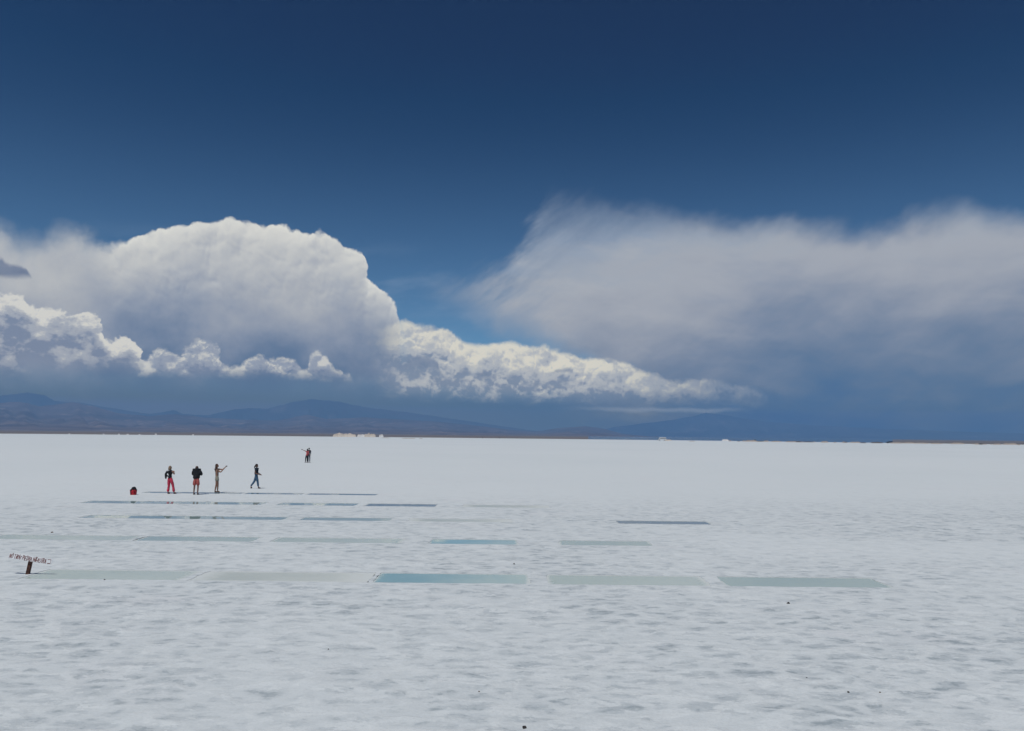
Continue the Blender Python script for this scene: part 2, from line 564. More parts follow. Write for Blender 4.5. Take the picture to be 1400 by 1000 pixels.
def salt_material():
    m, T, b = new_mat("salt_crust")
    g = T.node('ShaderNodeNewGeometry')
    P = S(T, g.outputs['Position'])
    sx = T.node('ShaderNodeSeparateXYZ'); T.put(sx.inputs[0], P)
    x, y = S(T, sx.outputs[0]), S(T, sx.outputs[1])
    mp_ = T.node('ShaderNodeVectorMath', operation='MULTIPLY'); T.put(mp_.inputs[0], P); mp_.inputs[1].default_value = (0.82, 1.3, 1.0)
    PS = S(T, mp_.outputs[0])
    # damp hollows about half a metre across, ragged
    wob = T.node('ShaderNodeVectorMath', operation='MULTIPLY_ADD')
    nc = T.noise(P, 1.7, 5, 0.65, color=True)
    T.put(wob.inputs[0], nc); wob.inputs[1].default_value = (0.45, 0.45, 0.0); T.put(wob.inputs[2], PS)
    Q = S(T, wob.outputs[0])
    n1 = T.noise(Q, 1.9, 5, 0.66)
    n2 = T.noise(PS, 6.0, 5, 0.72)
    n3 = T.noise(P, 22.0, 4, 0.7)
    big = T.noise(P, 0.075, 4, 0.6)
    mid = T.noise(P, 0.33, 4, 0.6)
    # pan edges: pale raised seams
    vor = T.voronoi(Q, 0.85, 1.0, 0.5, feature='DISTANCE_TO_EDGE')
    seam = T.step(vor, 0.08, 0.0)
    cell = T.step(T.voronoi(Q, 1.55, 1.0, 0.5, feature='DISTANCE_TO_EDGE') + (n2 - 0.5) * 0.16, 0.02, 0.20)
    patch = (cell * 0.75 + 0.25) * T.step(n1 + (mid - 0.5) * 0.35 + (n2 - 0.5) * 0.70, 0.38, 0.50)
    core = cell * T.step(n1 + (n2 - 0.5) * 0.7 + (mid - 0.5) * 0.4, 0.54, 0.68)
    region = T.step(y + (big - 0.5) * 26.0 - x * 0.12, 52.0, 33.0) * 0.85 + 0.15    # smoother crust farther out
    bandn = T.step(T.math('ABSOLUTE', y - 27.0 + (x - 10.0) * 0.12 + (big - 0.5) * 12.0), 5.0, 1.0) * T.step(x, 3.0, 9.0)
    region = region * (1.0 - bandn * 0.65)
    region = region * (0.55 + T.step(big, 0.35, 0.6) * 0.45)
    pale = (0.77, 0.81, 0.815, 1)
    damp = (0.53, 0.58, 0.60, 1)
    wet = (0.33, 0.385, 0.41, 1)
    warm = (0.785, 0.77, 0.785, 1)
    c = T.mix(T.step(T.noise(P, 0.21, 4, 0.6), 0.55, 0.75) * 0.35, pale, warm)
    c = T.mix(T.step(T.noise(P, 0.013, 3, 0.5), 0.4, 0.7) * 0.35, c, (0.68, 0.735, 0.745, 1))
    c = T.mix(patch * region * 0.95, c, damp)
    c = T.mix(core * region * 0.85, c, wet)
    c = T.mix(seam * region * (1.0 - core) * 0.4, c, (0.81, 0.84, 0.835, 1))
    c = T.mix((n3 - 0.45).clamp() * (region * 0.7 + 0.3) * 1.5, c, (0.5, 0.54, 0.55, 1))
    T.put(b.inputs['Base Color'], c)
    T.put(b.inputs['Roughness'], 0.75 - patch * region * 0.25)
    b.inputs['Specular IOR Level'].default_value = 0.25
    bn = T.node('ShaderNodeBump')
    bn.inputs['Strength'].default_value = 0.55
    bn.inputs['Distance'].default_value = 0.02
    T.put(bn.inputs['Height'], (n2 * 0.6 + n3 * 0.3 + seam * 0.6 - patch * 0.5) * region)
    T.put(b.inputs['Normal'], S(T, bn.outputs[0]))
    return m


M_SALT = salt_material()


def water_material(name, colA, colB, rough=0.03, depth_noise=0.9, ripple=0.02, span=1.8, fade=0.09):
    m, T, b = new_mat(name)
    tc = T.node('ShaderNodeTexCoord')
    P = S(T, tc.outputs['Object'])
    sx = T.node('ShaderNodeSeparateXYZ'); T.put(sx.inputs[0], P)
    x = S(T, sx.outputs[0])
    n = T.noise(P, depth_noise, 4, 0.55)
    f = T.step(x / span * 0.5 + 0.5 + (n - 0.5) * 0.9, 0.0, 1.0)
    c = T.mix(f, colA, colB)
    n2 = T.noise(P, 5.0, 4, 0.6)
    c = T.mix(T.step(n2, 0.55, 0.8) * 0.25, c, tuple(min(1, v * 1.25) for v in colB[:3]) + (1,))
    at = T.node('ShaderNodeAttribute'); at.attribute_name = 'edge'
    e = S(T, at.outputs['Fac'])
    n4 = T.noise(P, 4.5, 5, 0.65)
    crust = T.step(e + (n4 - 0.5) * 0.22, fade, 0.0)
    c = T.mix(crust * 0.9, c, (0.72, 0.755, 0.745, 1))
    T.put(b.inputs['Base Color'], c)
    T.put(b.inputs['Roughness'], crust * (0.75 - rough) + rough)
    b.inputs['IOR'].default_value = 1.33
    b.inputs['Specular IOR Level'].default_value = 0.5
    bn = T.node('ShaderNodeBump')
    bn.inputs['Strength'].default_value = ripple
    bn.inputs['Distance'].default_value = 0.02
    T.put(bn.inputs['Height'], T.noise(P, 3.0, 3, 0.5))
    T.put(b.inputs['Normal'], S(T, bn.outputs[0]))
    return m


# ------------------------------------------------------------------ evaporation pools: survey of their corners (photo px left, px right), row
ROWS = {5: (19.70, 21.05), 4: (26.65, 27.85), 3: (33.3, 34.5), 2: (40.0, 41.5), 1: (46.9, 48.0)}
MIDY = {5: 787, 4: 738, 3: 708, 2: 688, 1: 675}


def px_to_x(px, row):
    y0, y1 = ROWS[row]
    z = (y0 + y1) / 2
    d = ray(px, MIDY[row] + (px - 600) * 0.0105)
    return d.x / d.y * z


# row, px left, px right, kind, label
POOLS = [
    (5, 48, 262, 'green', "pale green brine pool at the front left, beside the brown sign post"),
    (5, 272, 508, 'chalk', "chalky nearly dry pool between the pale green and the blue pools of the front row"),
    (5, 515, 722, 'blue', "turquoise blue brine pool in the middle of the front row"),
    (5, 748, 965, 'green', "milky green pool directly right of the turquoise one in the front row"),
    (5, 985, 1207, 'sage', "grey green pool ending the front row on the right"),
    (4, -10, 188, 'green', "faint pale pool at the far left of the second row, behind the sign"),
    (4, 194, 352, 'sage', "long grey green pool of the second row, second from the left edge"),
    (4, 374, 552, 'green', "pale green pool of the second row, left of its only blue pool"),
    (4, 588, 708, 'blue', "bright blue pool in the second row, behind the turquoise front pool"),
    (4, 765, 890, 'sage', "short grey green pool ending the second row on the right"),
    (3, 116, 392, 'slate', "longest blue grey pool, in the third row below the standing people, mirroring their clothes"),
    (3, 412, 535, 'slate', "short blue grey pool right of the longest pool in the third row"),
    (3, 558, 700, 'chalk', "barely visible pale pool in the middle of the third row"),
    (3, 843, 970, 'deep', "lone dark blue grey pool far to the right of the others"),
    (2, 118, 362, 'slate', "long narrow pool just below the people's feet, in the fourth row"),
    (2, 382, 489, 'slate', "narrow blue pool below right of the walking woman"),
    (2, 501, 598, 'deep', "narrow blue pool of the fourth row, right of two others"),
    (2, 632, 752, 'chalk', "very faint pale pool ending the fourth row on the right"),
    (1, 198, 332, 'deep', "thin dark pool running behind the feet of the red trousered and long haired people"),
    (1, 336, 415, 'deep', "thin dark pool under the walking woman in the farthest row"),
    (1, 421, 516, 'deep', "thin dark pool ending the farthest row on the right"),
]
PR = []
for row, a, b_, kind, label in POOLS:
    xa, xb = px_to_x(a, row), px_to_x(b_, row)
    PR.append((xa, xb, ROWS[row][0], ROWS[row][1]))


def warp_xy(x, y):
    """hand-cut edges are never straight: one small displacement shared by crust and basins"""
    dx = (fbm(x * 1.6 + 40, y * 1.6, 4, 5, 0.6) - 0.5) * 0.26
    dy = (fbm(x * 1.5 - 20, y * 1.5, 4, 9, 0.6) - 0.5) * 0.16
    return x + dx, y + dy


X0, X1, Y0, Y1 = -46.0, 46.0, 5.0, 58.0


def salt_height(x, y):
    e = np.minimum(np.minimum(x - X0, X1 - x), np.minimum(y - Y0, Y1 - y)) / 4.0
    e = np.clip(e, 0, 1)
    f = 1.0 - 0.7 * np.clip((y - 34) / 18, 0, 1)
    h = (fbm(x * 1.6, y * 1.6, 5, 21, 0.55) - 0.5) * 0.045 + (fbm(x * 0.22, y * 0.22, 2, 31) - 0.5) * 0.03
    r = 1 - np.abs(fbm(x * 0.9, y * 0.9, 3, 41) * 2 - 1)
    h = h + np.clip(r - 0.88, 0, 1) * 0.16
    h = np.maximum(h, -0.011)
    # lip round the pools
    lip = np.zeros_like(x)
    for xa, xb, ya, yb in PR:
        ddx = np.maximum(np.maximum(xa - x, x - xb), 0)
        ddy = np.maximum(np.maximum(ya - y, y - yb), 0)
        dd = np.hypot(ddx, ddy)
        lip = np.maximum(lip, np.exp(-(dd / 0.16) ** 2))
    h = h * (1 - lip) + lip * (-0.003 + 0.008 * fbm(x * 3, y * 3, 3, 51))
    return h * e * f


def build_salt():
    def lines(lo, hi, stepf, marks):
        base = [lo]
        while base[-1] < hi: base.append(base[-1] + stepf(base[-1]))
        base[-1] = hi
        marks = sorted(set(round(m, 4) for m in marks))
        out = [v for v in base if all(abs(v - m) > 0.03 for m in marks)] + [m for m in marks if lo < m < hi]
        return np.array(sorted(set(out)))
    xs = lines(X0, X1, lambda v: 0.075 + 0.0035 * max(0, abs(v) - 8), [p[0] for p in PR] + [p[1] for p in PR])
    ys = lines(Y0, Y1, lambda v: 0.055 + 0.0033 * max(0, v - 10), [p[2] for p in PR] + [p[3] for p in PR])
    nx, ny = len(xs), len(ys)
    gx, gy = np.meshgrid(xs, ys)
    z = salt_height(gx, gy)
    inner = np.clip(np.minimum(np.minimum(gx - X0, X1 - gx), np.minimum(gy - Y0, Y1 - gy)) / 2.0, 0, 1)
    wx, wy = warp_xy(gx, gy)
    gx2 = gx + (wx - gx) * inner; gy2 = gy + (wy - gy) * inner
    co = np.stack([gx2, gy2, z], -1).reshape(-1, 3)
    cx = (xs[:-1] + xs[1:]) / 2; cy = (ys[:-1] + ys[1:]) / 2
    mcx, mcy = np.meshgrid(cx, cy)
    keep = np.ones_like(mcx, bool)
    for xa, xb, ya, yb in PR:
        keep &= ~((mcx > xa) & (mcx < xb) & (mcy > ya) & (mcy < yb))
    j, i = np.nonzero(keep)
    v = j * nx + i
    quads = np.stack([v, v + 1, v + nx + 1, v + nx], -1)
    # outer sheet from the survey rectangle to the ragged shore
    corners = [(X0, Y0), (X1, Y0), (X1, Y1), (X0, Y1)]
    inner_pts = []
    for k in range(4):
        (ax, ay), (bx, by) = corners[k], corners[(k + 1) % 4]
        for t in range(90):
            inner_pts.append((ax + (bx - ax) * t / 90, ay + (by - ay) * t / 90))
    me = bpy.data.meshes.new("ground")
    n0 = len(co)
    ip = np.array(inner_pts)
    c0 = np.array([(X0 + X1) / 2, (Y0 + Y1) / 2])
    ang = np.arctan2(ip[:, 1] - c0[1], ip[:, 0] - c0[0])
    rings = [np.column_stack([ip, np.zeros(len(ip))])]
    rsh = SHORE_R * (1 + 0.05 * (fbm(ang * 9 + 50, ang * 0, 4, 61) - 0.5) + 0.012 * (fbm(ang * 90, ang * 0, 3, 62) - 0.5))
    outer = np.column_stack([np.cos(ang) * rsh, np.sin(ang) * rsh])
    for t in (0.04, 0.15, 0.4, 0.7, 1.0):
        rings.append(np.column_stack([ip * (1 - t) + outer * t, np.zeros(len(ip))]))
    co = np.concatenate([co] + rings)
    m = len(ip)
    q2 = []
    for r in range(len(rings) - 1):
        for k in range(m):
            a = n0 + r * m + k; bb = n0 + r * m + (k + 1) % m
            q2.append((a, a + m, bb + m, bb))
    quads = np.concatenate([quads, np.array(q2)])
    nf = len(quads)
    me.vertices.add(len(co)); me.vertices.foreach_set('co', co.ravel())
    me.loops.add(nf * 4); me.loops.foreach_set('vertex_index', quads.ravel())
    me.polygons.add(nf)
    me.polygons.foreach_set('loop_start', np.arange(0, nf * 4, 4))
    me.polygons.foreach_set('use_smooth', np.ones(nf, bool))
    me.update(calc_edges=True); me.validate()
    o = obj_from_me("ground", me, M_SALT, None)
    tag(o, kind='structure')
    return o


SHORE_R = 800.0
build_salt()

# ------------------------------------------------------------------ far plain: bare shore soil, and a sheet of shallow water in the distance
m_, T_, b_ = new_mat("shore_soil")
g_ = T_.node('ShaderNodeNewGeometry')
pn = T_.noise(S(T_, g_.outputs['Position']), 0.004, 6, 0.6)
T_.put(b_.inputs['Base Color'], T_.mix(T_.step(pn, 0.35, 0.65), (0.15, 0.135, 0.135, 1), (0.24, 0.21, 0.195, 1)))
b_.inputs['Roughness'].default_value = 0.95
b_.inputs['Specular IOR Level'].default_value = 0.05
M_SOIL = m_

m_, T_, b_ = new_mat("flood_water")
b_.inputs['Base Color'].default_value = (0.10, 0.14, 0.19, 1)
b_.inputs['Roughness'].default_value = 0.08
b_.inputs['IOR'].default_value = 1.33
M_FLOOD = m_


def ring(name, r0, r1, z0, z1, material, a0=0, a1=2 * PI, n=256, steps=8):
    bm = bmesh.new()
    rows = []
    for k in range(steps + 1):
        t = k / steps
        r = r0 * (r1 / r0) ** t
        z = z0 + (z1 - z0) * t
        rows.append([bm.verts.new((math.sin(a0 + (a1 - a0) * i / n) * r, math.cos(a0 + (a1 - a0) * i / n) * r, z)) for i in range(n + 1)])
    for k in range(steps):
        for i in range(n):
            bm.faces.new((rows[k][i], rows[k + 1][i], rows[k + 1][i + 1], rows[k][i + 1]))
    o = obj_from_bm(name, bm, material)
    tag(o, kind='structure')
    return o


ring("terrain", 700, 21500, -0.12, -0.12, M_SOIL)
ring("water", 720, 9000, -0.06, -0.06, M_FLOOD, math.radians(5.5), math.radians(25.5), 64, 8)

# ------------------------------------------------------------------ mountains
def rock_material(name, ca, cb, cc, s=1.0):
    m, T, b = new_mat(name)
    g = T.node('ShaderNodeNewGeometry')
    P = S(T, g.outputs['Position'])
    n = T.noise(P, 0.0011 * s, 7, 0.62)
    n2 = T.noise(P, 0.0035 * s, 6, 0.65)
    c = T.mix(T.step(n, 0.38, 0.62), ca, cb)
    c = T.mix(T.step(n2, 0.54, 0.70) * 0.8, c, cc)
    T.put(b.inputs['Base Color'], c)
    b.inputs['Roughness'].default_value = 0.95
    b.inputs['Specular IOR Level'].default_value = 0.03
    return m


def mountain(name, prof, r_ridge, r_foot, r_back, material, seed, gully=0.4, power=1.5, n_az=520, n_t=44, rough_ridge=0.03):
    pts = []
    for px, py in prof:
        d = ray(px, py)
        pts.append((math.atan2(d.x, d.y), d.z / math.hypot(d.x, d.y)))
    az = np.linspace(pts[0][0], pts[-1][0], n_az)
    te = np.interp(az, [p[0] for p in pts], [p[1] for p in pts])
    te = np.maximum(te, 0)
    te = te * (1 + rough_ridge * 2 * (fbm(az * 90, az * 0, 5, seed + 3, 0.6) - 0.5))
    t = np.concatenate([np.linspace(0, 1, n_t), np.linspace(1, 1.5, 6)[1:]])
    A, Tt = np.meshgrid(az, t)
    TE = np.tile(te, (len(t), 1))
    R = np.where(Tt <= 1, r_foot + (r_ridge - r_foot) * Tt, r_ridge + (r_back - r_ridge) * (Tt - 1) * 2)
    H = TE * r_ridge + CAM_H
    gl = 1 - np.abs(fbm(A * 60 + Tt * 1.2, Tt * 2.2 + A * 8, 5, seed, 0.55) * 2 - 1)
    bell = np.sin(np.clip(Tt, 0, 1) * PI) ** 0.7
    prof_t = np.clip(Tt, 0, 1) ** power
    prof_t = np.where(Tt > 1, 1 - (Tt - 1) * 2, prof_t)
    Z = H * prof_t * (1 - gully * bell * gl) - 0.6
    hum = (fbm(A * 45, Tt * 6, 4, seed + 9) - 0.5) * 0.35 * bell
    Z = Z + H * hum * prof_t
    Z[0, :] = -1.0
    X = np.sin(A) * R; Y = np.cos(A) * R
    co = np.stack([X, Y, Z], -1).reshape(-1, 3)
    nr, nc = A.shape
    j, i = np.meshgrid(np.arange(nr - 1), np.arange(nc - 1), indexing='ij')
    v = (j * nc + i).ravel()
    quads = np.stack([v, v + 1, v + nc + 1, v + nc], -1)
    me = bpy.data.meshes.new(name)
    me.from_pydata([tuple(c) for c in co], [], [tuple(int(k) for k in q) for q in quads])
    me.update()
    o = obj_from_me(name, me, material)
    tag(o, kind='structure')
    return o


M_ROCK = rock_material("near_rock", (0.10, 0.075, 0.08, 1), (0.20, 0.15, 0.145, 1), (0.42, 0.32, 0.28, 1))  # pale patches: tan rock, with sunlit spots also put into the colour contrast
M_ROCK2 = rock_material("far_rock", (0.07, 0.06, 0.065, 1), (0.12, 0.10, 0.10, 1), (0.22, 0.18, 0.17, 1), 0.6)
mountain("hills", [(-400, 548), (-120, 556), (0, 551), (25, 549), (55, 556), (80, 553), (100, 550), (125, 555), (160, 565), (205, 569), (240, 566), (280, 571),
                   (330, 574), (380, 575), (420, 567), (445, 573), (500, 571), (540, 573), (600, 577), (650, 582), (700, 588), (735, 590), (760, 586), (800, 583),
                   (820, 585), (850, 593), (900, 598)], 10500, 5200, 12500, M_ROCK, 3, gully=0.45, power=1.25)
mountain("mountain", [(-400, 535), (-60, 548), (-20, 545), (10, 540), (36, 537), (62, 541), (74, 548), (110, 551), (150, 558), (205, 566), (222, 564), (238, 561), (250, 566),
                      (285, 568), (320, 560), (342, 558), (365, 559), (395, 551), (425, 546), (460, 549), (500, 557), (545, 562), (600, 570), (660, 579), (730, 589), (800, 596)],
         14600, 12500, 17500, M_ROCK2, 13, gully=0.5)
mountain("mountain_range", [(790, 596), (840, 584), (880, 579), (915, 575), (945, 570), (966, 564), (985, 567), (1012, 571), (1050, 577), (1120, 582), (1200, 586), (1300, 590), (1400, 593), (1600, 598), (1900, 600)],
         16500, 14000, 19500, M_ROCK2, 23, gully=0.4)

# ------------------------------------------------------------------ haze
m_, T_, b_ = new_mat("haze_air")
nt_ = m_.node_tree
nt_.nodes.remove(b_)
pv = nt_.nodes.new('ShaderNodeVolumePrincipled')
pv.inputs['Color'].default_value = HAZE_COL + (1,)
pv.inputs['Density'].default_value = HAZE_D
pv.inputs['Anisotropy'].default_value = 0.0
nt_.links.new(pv.outputs[0], nt_.nodes['Material Output'].inputs['Volume'])
bm = bmesh.new()
bm_box(bm, 0, 0, HAZE_TOP / 2 - 1, HAZE_HALF * 2, HAZE_HALF * 2, HAZE_TOP)
hz_o = obj_from_bm("haze", bm, m_, smooth=False)
tag(hz_o, kind='stuff')

#OBJECTS_BELOW
# ------------------------------------------------------------------ pools
M_BASIN = simple_mat("cut_salt", (0.66, 0.67, 0.66, 1), 0.8, 0.12, 3.0, 0.4)
WATER = {
    'blue': water_material("turquoise_brine", (0.34, 0.52, 0.52, 1), (0.50, 0.64, 0.60, 1)),
    'green': water_material("green_brine", (0.49, 0.59, 0.54, 1), (0.57, 0.66, 0.61, 1), rough=0.12, fade=0.14),
    'sage': water_material("sage_brine", (0.43, 0.55, 0.52, 1), (0.49, 0.60, 0.55, 1), rough=0.08),
    'chalk': water_material("chalky_brine", (0.57, 0.62, 0.58, 1), (0.68, 0.72, 0.67, 1), rough=0.3, fade=0.30),
    'slate': water_material("slate_brine", (0.31, 0.44, 0.45, 1), (0.39, 0.51, 0.50, 1), rough=0.015, ripple=0.0),
    'deep': water_material("deep_brine", (0.17, 0.25, 0.29, 1), (0.22, 0.30, 0.33, 1), rough=0.015, ripple=0.0),
}
for (row, a, b_, kind, label), (xa, xb, ya, yb) in zip(POOLS, PR):
    cx, cy = (xa + xb) / 2, (ya + yb) / 2
    t = thing("salt_pool", (cx, cy, 0), label, "pool")
    # rim loop follows the same hand-cut line as the crust
    loop = []
    nxs, nys = 60, 20
    for i in range(nxs): loop.append((xa + (xb - xa) * i / nxs, ya))
    for i in range(nys): loop.append((xb, ya + (yb - ya) * i / nys))
    for i in range(nxs): loop.append((xb - (xb - xa) * i / nxs, yb))
    for i in range(nys): loop.append((xa, yb - (yb - ya) * i / nys))
    L = np.array(loop)
    wx, wy = warp_xy(L[:, 0], L[:, 1])
    bm = bmesh.new()
    hz_ = salt_height(L[:, 0], L[:, 1])
    r0 = [bm.verts.new((wx[i] - cx, wy[i] - cy, hz_[i] + 0.001)) for i in range(len(L))]
    r1 = [bm.verts.new((wx[i] - cx, wy[i] - cy, -0.30)) for i in range(len(L))]
    n = len(L)
    for i in range(n): bm.faces.new((r0[i], r0[(i + 1) % n], r1[(i + 1) % n], r1[i]))
    bm.faces.new(r1)
    obj_from_bm("basin", bm, M_BASIN, t, smooth=False)
    m = 0.13
    bm = bmesh.new()
    el_ = bm.verts.layers.float.new('edge')
    gxs = np.unique(np.concatenate([np.linspace(xa - m, xb + m, 40), [xa, xb]])); gys = np.linspace(ya - m, yb + m, 18)
    soft_l, soft_r = (0.35, 0.22) if kind == 'chalk' else (0.8, 0.5) if kind == 'green' else (1.0, 0.8)
    grid = []
    for gy_ in gys:
        row_ = []
        for gx_ in gxs:
            v = bm.verts.new((gx_ - cx, gy_ - cy, -0.008))
            v[el_] = min((gx_ - xa) * soft_l, (xb - gx_) * soft_r, (gy_ - ya) * 1.3, (yb - gy_) * 1.3)
            row_.append(v)
        grid.append(row_)
    for j_ in range(len(gys) - 1):
        for i_ in range(len(gxs) - 1):
            bm.faces.new((grid[j_][i_], grid[j_][i_ + 1], grid[j_ + 1][i_ + 1], grid[j_ + 1][i_]))
    obj_from_bm("water", bm, WATER[kind], t, smooth=False)

# ------------------------------------------------------------------ warning sign
M_BOARD = simple_mat("weathered_white_board", (0.80, 0.81, 0.81, 1), 0.7, 0.10, 6.0, 0.2)
M_PAINT = simple_mat("red_brown_paint", (0.16, 0.025, 0.02, 1), 0.6, 0.45, 30.0)
M_POST = simple_mat("dark_brown_wood", (0.095, 0.042, 0.028, 1), 0.8, 0.6, 18.0, 0.6)
sx_, sy_ = ground_at(39, 785)
sign = thing("warning_sign", (sx_, sy_, 0), "hand lettered white board on a leaning brown post beside the front left pool", "sign")
bm = bmesh.new()
rot = Matrix.Rotation(math.radians(9), 3, 'Y')
bm_box(bm, 0.0, 0.0, 0.115, 0.085, 0.075, 0.42, 0.012, rot)
for v in bm.verts: v.co += Vector(((mnoise.noise(v.co * 9)) * 0.012, 0, 0))
obj_from_bm("post", bm, M_POST, sign, smooth=False)
board_tilt = Matrix.Rotation(math.radians(8.0), 3, 'Y') @ Matrix.Rotation(math.radians(-16.0), 3, 'X')
BC = Vector((0.055, -0.055, 0.385))
bm = bmesh.new()
bm_box(bm, 0, 0, 0, 1.10, 0.012, 0.132, 0.002)
R_ = board_tilt
for v in bm.verts: v.co = R_ @ v.co + BC
obj_from_bm("board", bm, M_BOARD, sign, smooth=False)
STROKES = {
    'N': [[(0, 0), (0.05, 1)], [(0.05, 1), (0.55, 0.05)], [(0.55, 0.05), (0.62, 1)]],
    'O': [[(0.1, 0.3), (0.08, 0.8), (0.35, 1), (0.6, 0.75), (0.6, 0.25), (0.3, 0), (0.1, 0.3)]],
    'T': [[(0, 1), (0.65, 0.95)], [(0.32, 0.95), (0.3, 0)]],
    'i': [[(0.1, 0.55), (0.12, 0)], [(0.11, 0.78), (0.12, 0.86)]],
    'R': [[(0.05, 0), (0.05, 1)], [(0.05, 1), (0.5, 0.85), (0.45, 0.55), (0.06, 0.5)], [(0.2, 0.5), (0.6, 0)]],
    'r': [[(0.05, 0), (0.08, 0.65)], [(0.08, 0.5), (0.4, 0.68)]],
    'A': [[(0, 0), (0.3, 1)], [(0.3, 1), (0.6, 0)], [(0.12, 0.38), (0.48, 0.38)]],
    'P': [[(0.05, 0), (0.05, 1)], [(0.05, 1), (0.55, 0.85), (0.5, 0.5), (0.06, 0.42)]],
    'E': [[(0.05, 0), (0.05, 1)], [(0.05, 1), (0.5, 1)], [(0.05, 0.52), (0.4, 0.55)], [(0.05, 0), (0.5, 0.02)]],
    'D': [[(0.05, 0), (0.05, 1)], [(0.05, 1), (0.5, 0.8), (0.55, 0.3), (0.05, 0)]],
    'B': [[(0.05, 0), (0.05, 1)], [(0.05, 1), (0.45, 0.85), (0.05, 0.52)], [(0.05, 0.52), (0.55, 0.3), (0.05, 0)]],
    'S': [[(0.5, 0.9), (0.1, 0.85), (0.1, 0.6), (0.5, 0.4), (0.45, 0.05), (0.05, 0.05)]],
    'U': [[(0.05, 1), (0.08, 0.2), (0.3, 0), (0.52, 0.2), (0.55, 1)]],
}


def stroke(bm, pts, w, th):
    for (ax, az), (bx, bz) in zip(pts[:-1], pts[1:]):
        d = Vector((bx - ax, 0, bz - az))
        if d.length < 1e-6: continue
        ln = d.length; d.normalize()
        nrm = Vector((-d.z, 0, d.x)) * w / 2
        a = Vector((ax, 0, az)) - d * w * 0.35; b = Vector((bx, 0, bz)) + d * w * 0.35
        q = [a - nrm, b - nrm, b + nrm, a + nrm]
        f = [bm.verts.new(p) for p in q]
        g = [bm.verts.new(p + Vector((0, -th, 0))) for p in q]
        bm.faces.new(g)
        for i in range(4): bm.faces.new((f[i], f[(i + 1) % 4], g[(i + 1) % 4], g[i]))


TXT = "NO TiRAr PiEdRA NiBASURA".replace('d', 'D')
bm = bmesh.new()
rr_ = random.Random(4)
adv = {'i': 0.30, ' ': 0.42, 'r': 0.48}
tot = sum(adv.get(c, 0.78) for c in TXT)
x_ = 0.0
LH = 0.108
sc_ = 0.94 / tot
for c in TXT:
    if c != ' ':
        h = LH * rr_.uniform(0.86, 1.06)
        dz = rr_.uniform(-0.006, 0.006)
        lean = rr_.uniform(-0.12, 0.12)
        for st_ in STROKES[c]:
            pts = [(-0.52 + (x_ + px * 0.98 + pz * lean) * sc_, -LH / 2 + dz + pz * h) for px, pz in st_]
            stroke(bm, pts, rr_.uniform(0.010, 0.013), 0.002)
    x_ += adv.get(c, 0.78)
# little box drawn after the last word
stroke(bm, [(0.435, 0.045), (0.515, 0.048)], 0.010, 0.003)
stroke(bm, [(0.515, 0.046), (0.52, -0.045)], 0.006, 0.003)
stroke(bm, [(0.452, -0.05), (0.518, -0.046)], 0.016, 0.003)
for v in bm.verts: v.co = R_ @ (v.co + Vector((0, -0.0065, 0))) + BC
obj_from_bm("lettering", bm, M_PAINT, sign, smooth=False)

# ------------------------------------------------------------------ people
M_SKIN = simple_mat("tanned_skin", (0.34, 0.185, 0.125, 1), 0.55, 0.12, 8)
M_SKIN2 = simple_mat("deep_tanned_skin", (0.21, 0.115, 0.085, 1), 0.55, 0.15, 8)
M_BLACK = simple_mat("black_cloth", (0.012, 0.013, 0.016, 1), 0.85, 0.4, 10)
M_RED = simple_mat("red_trouser_cloth", (0.55, 0.045, 0.085, 1), 0.85, 0.3, 7)
M_CORAL = simple_mat("coral_shorts_cloth", (0.42, 0.10, 0.085, 1), 0.85, 0.25, 7)
M_WHITE = simple_mat("white_cloth", (0.72, 0.72, 0.72, 1), 0.85, 0.1, 7)
M_KHAKI = simple_mat("khaki_cloth", (0.33, 0.30, 0.235, 1), 0.85, 0.25, 9)
M_TAUPE = simple_mat("taupe_top_cloth", (0.26, 0.19, 0.155, 1), 0.85, 0.25, 9)
M_JEANS = simple_mat("blue_denim", (0.055, 0.115, 0.19, 1), 0.85, 0.3, 9)
M_NAVY = simple_mat("dark_slate_cloth", (0.022, 0.032, 0.045, 1), 0.85, 0.3, 9)
M_PINK = simple_mat("salmon_cloth", (0.55, 0.12, 0.12, 1), 0.85, 0.2, 9)
M_GREY = simple_mat("dark_grey_cloth", (0.05, 0.055, 0.07, 1), 0.85, 0.3, 9)
M_BLUEGREY = simple_mat("blue_grey_cloth", (0.06, 0.09, 0.13, 1), 0.85, 0.3, 9)
M_HAIR_D = simple_mat("dark_hair", (0.028, 0.018, 0.014, 1), 0.6, 0.4, 30)
M_HAIR_B = simple_mat("brown_hair", (0.075, 0.04, 0.028, 1), 0.6, 0.4, 30)
M_HAIR_L = simple_mat("sandy_hair", (0.24, 0.165, 0.11, 1), 0.6, 0.35, 30)
M_SHOE = simple_mat("dark_shoe", (0.02, 0.018, 0.02, 1), 0.6, 0.3, 20)
M_SHOE_P = simple_mat("plum_shoe", (0.06, 0.02, 0.03, 1), 0.6, 0.3, 20)

_tmpcol = bpy.data.collections.new("tmp")
COL.children.link(_tmpcol)


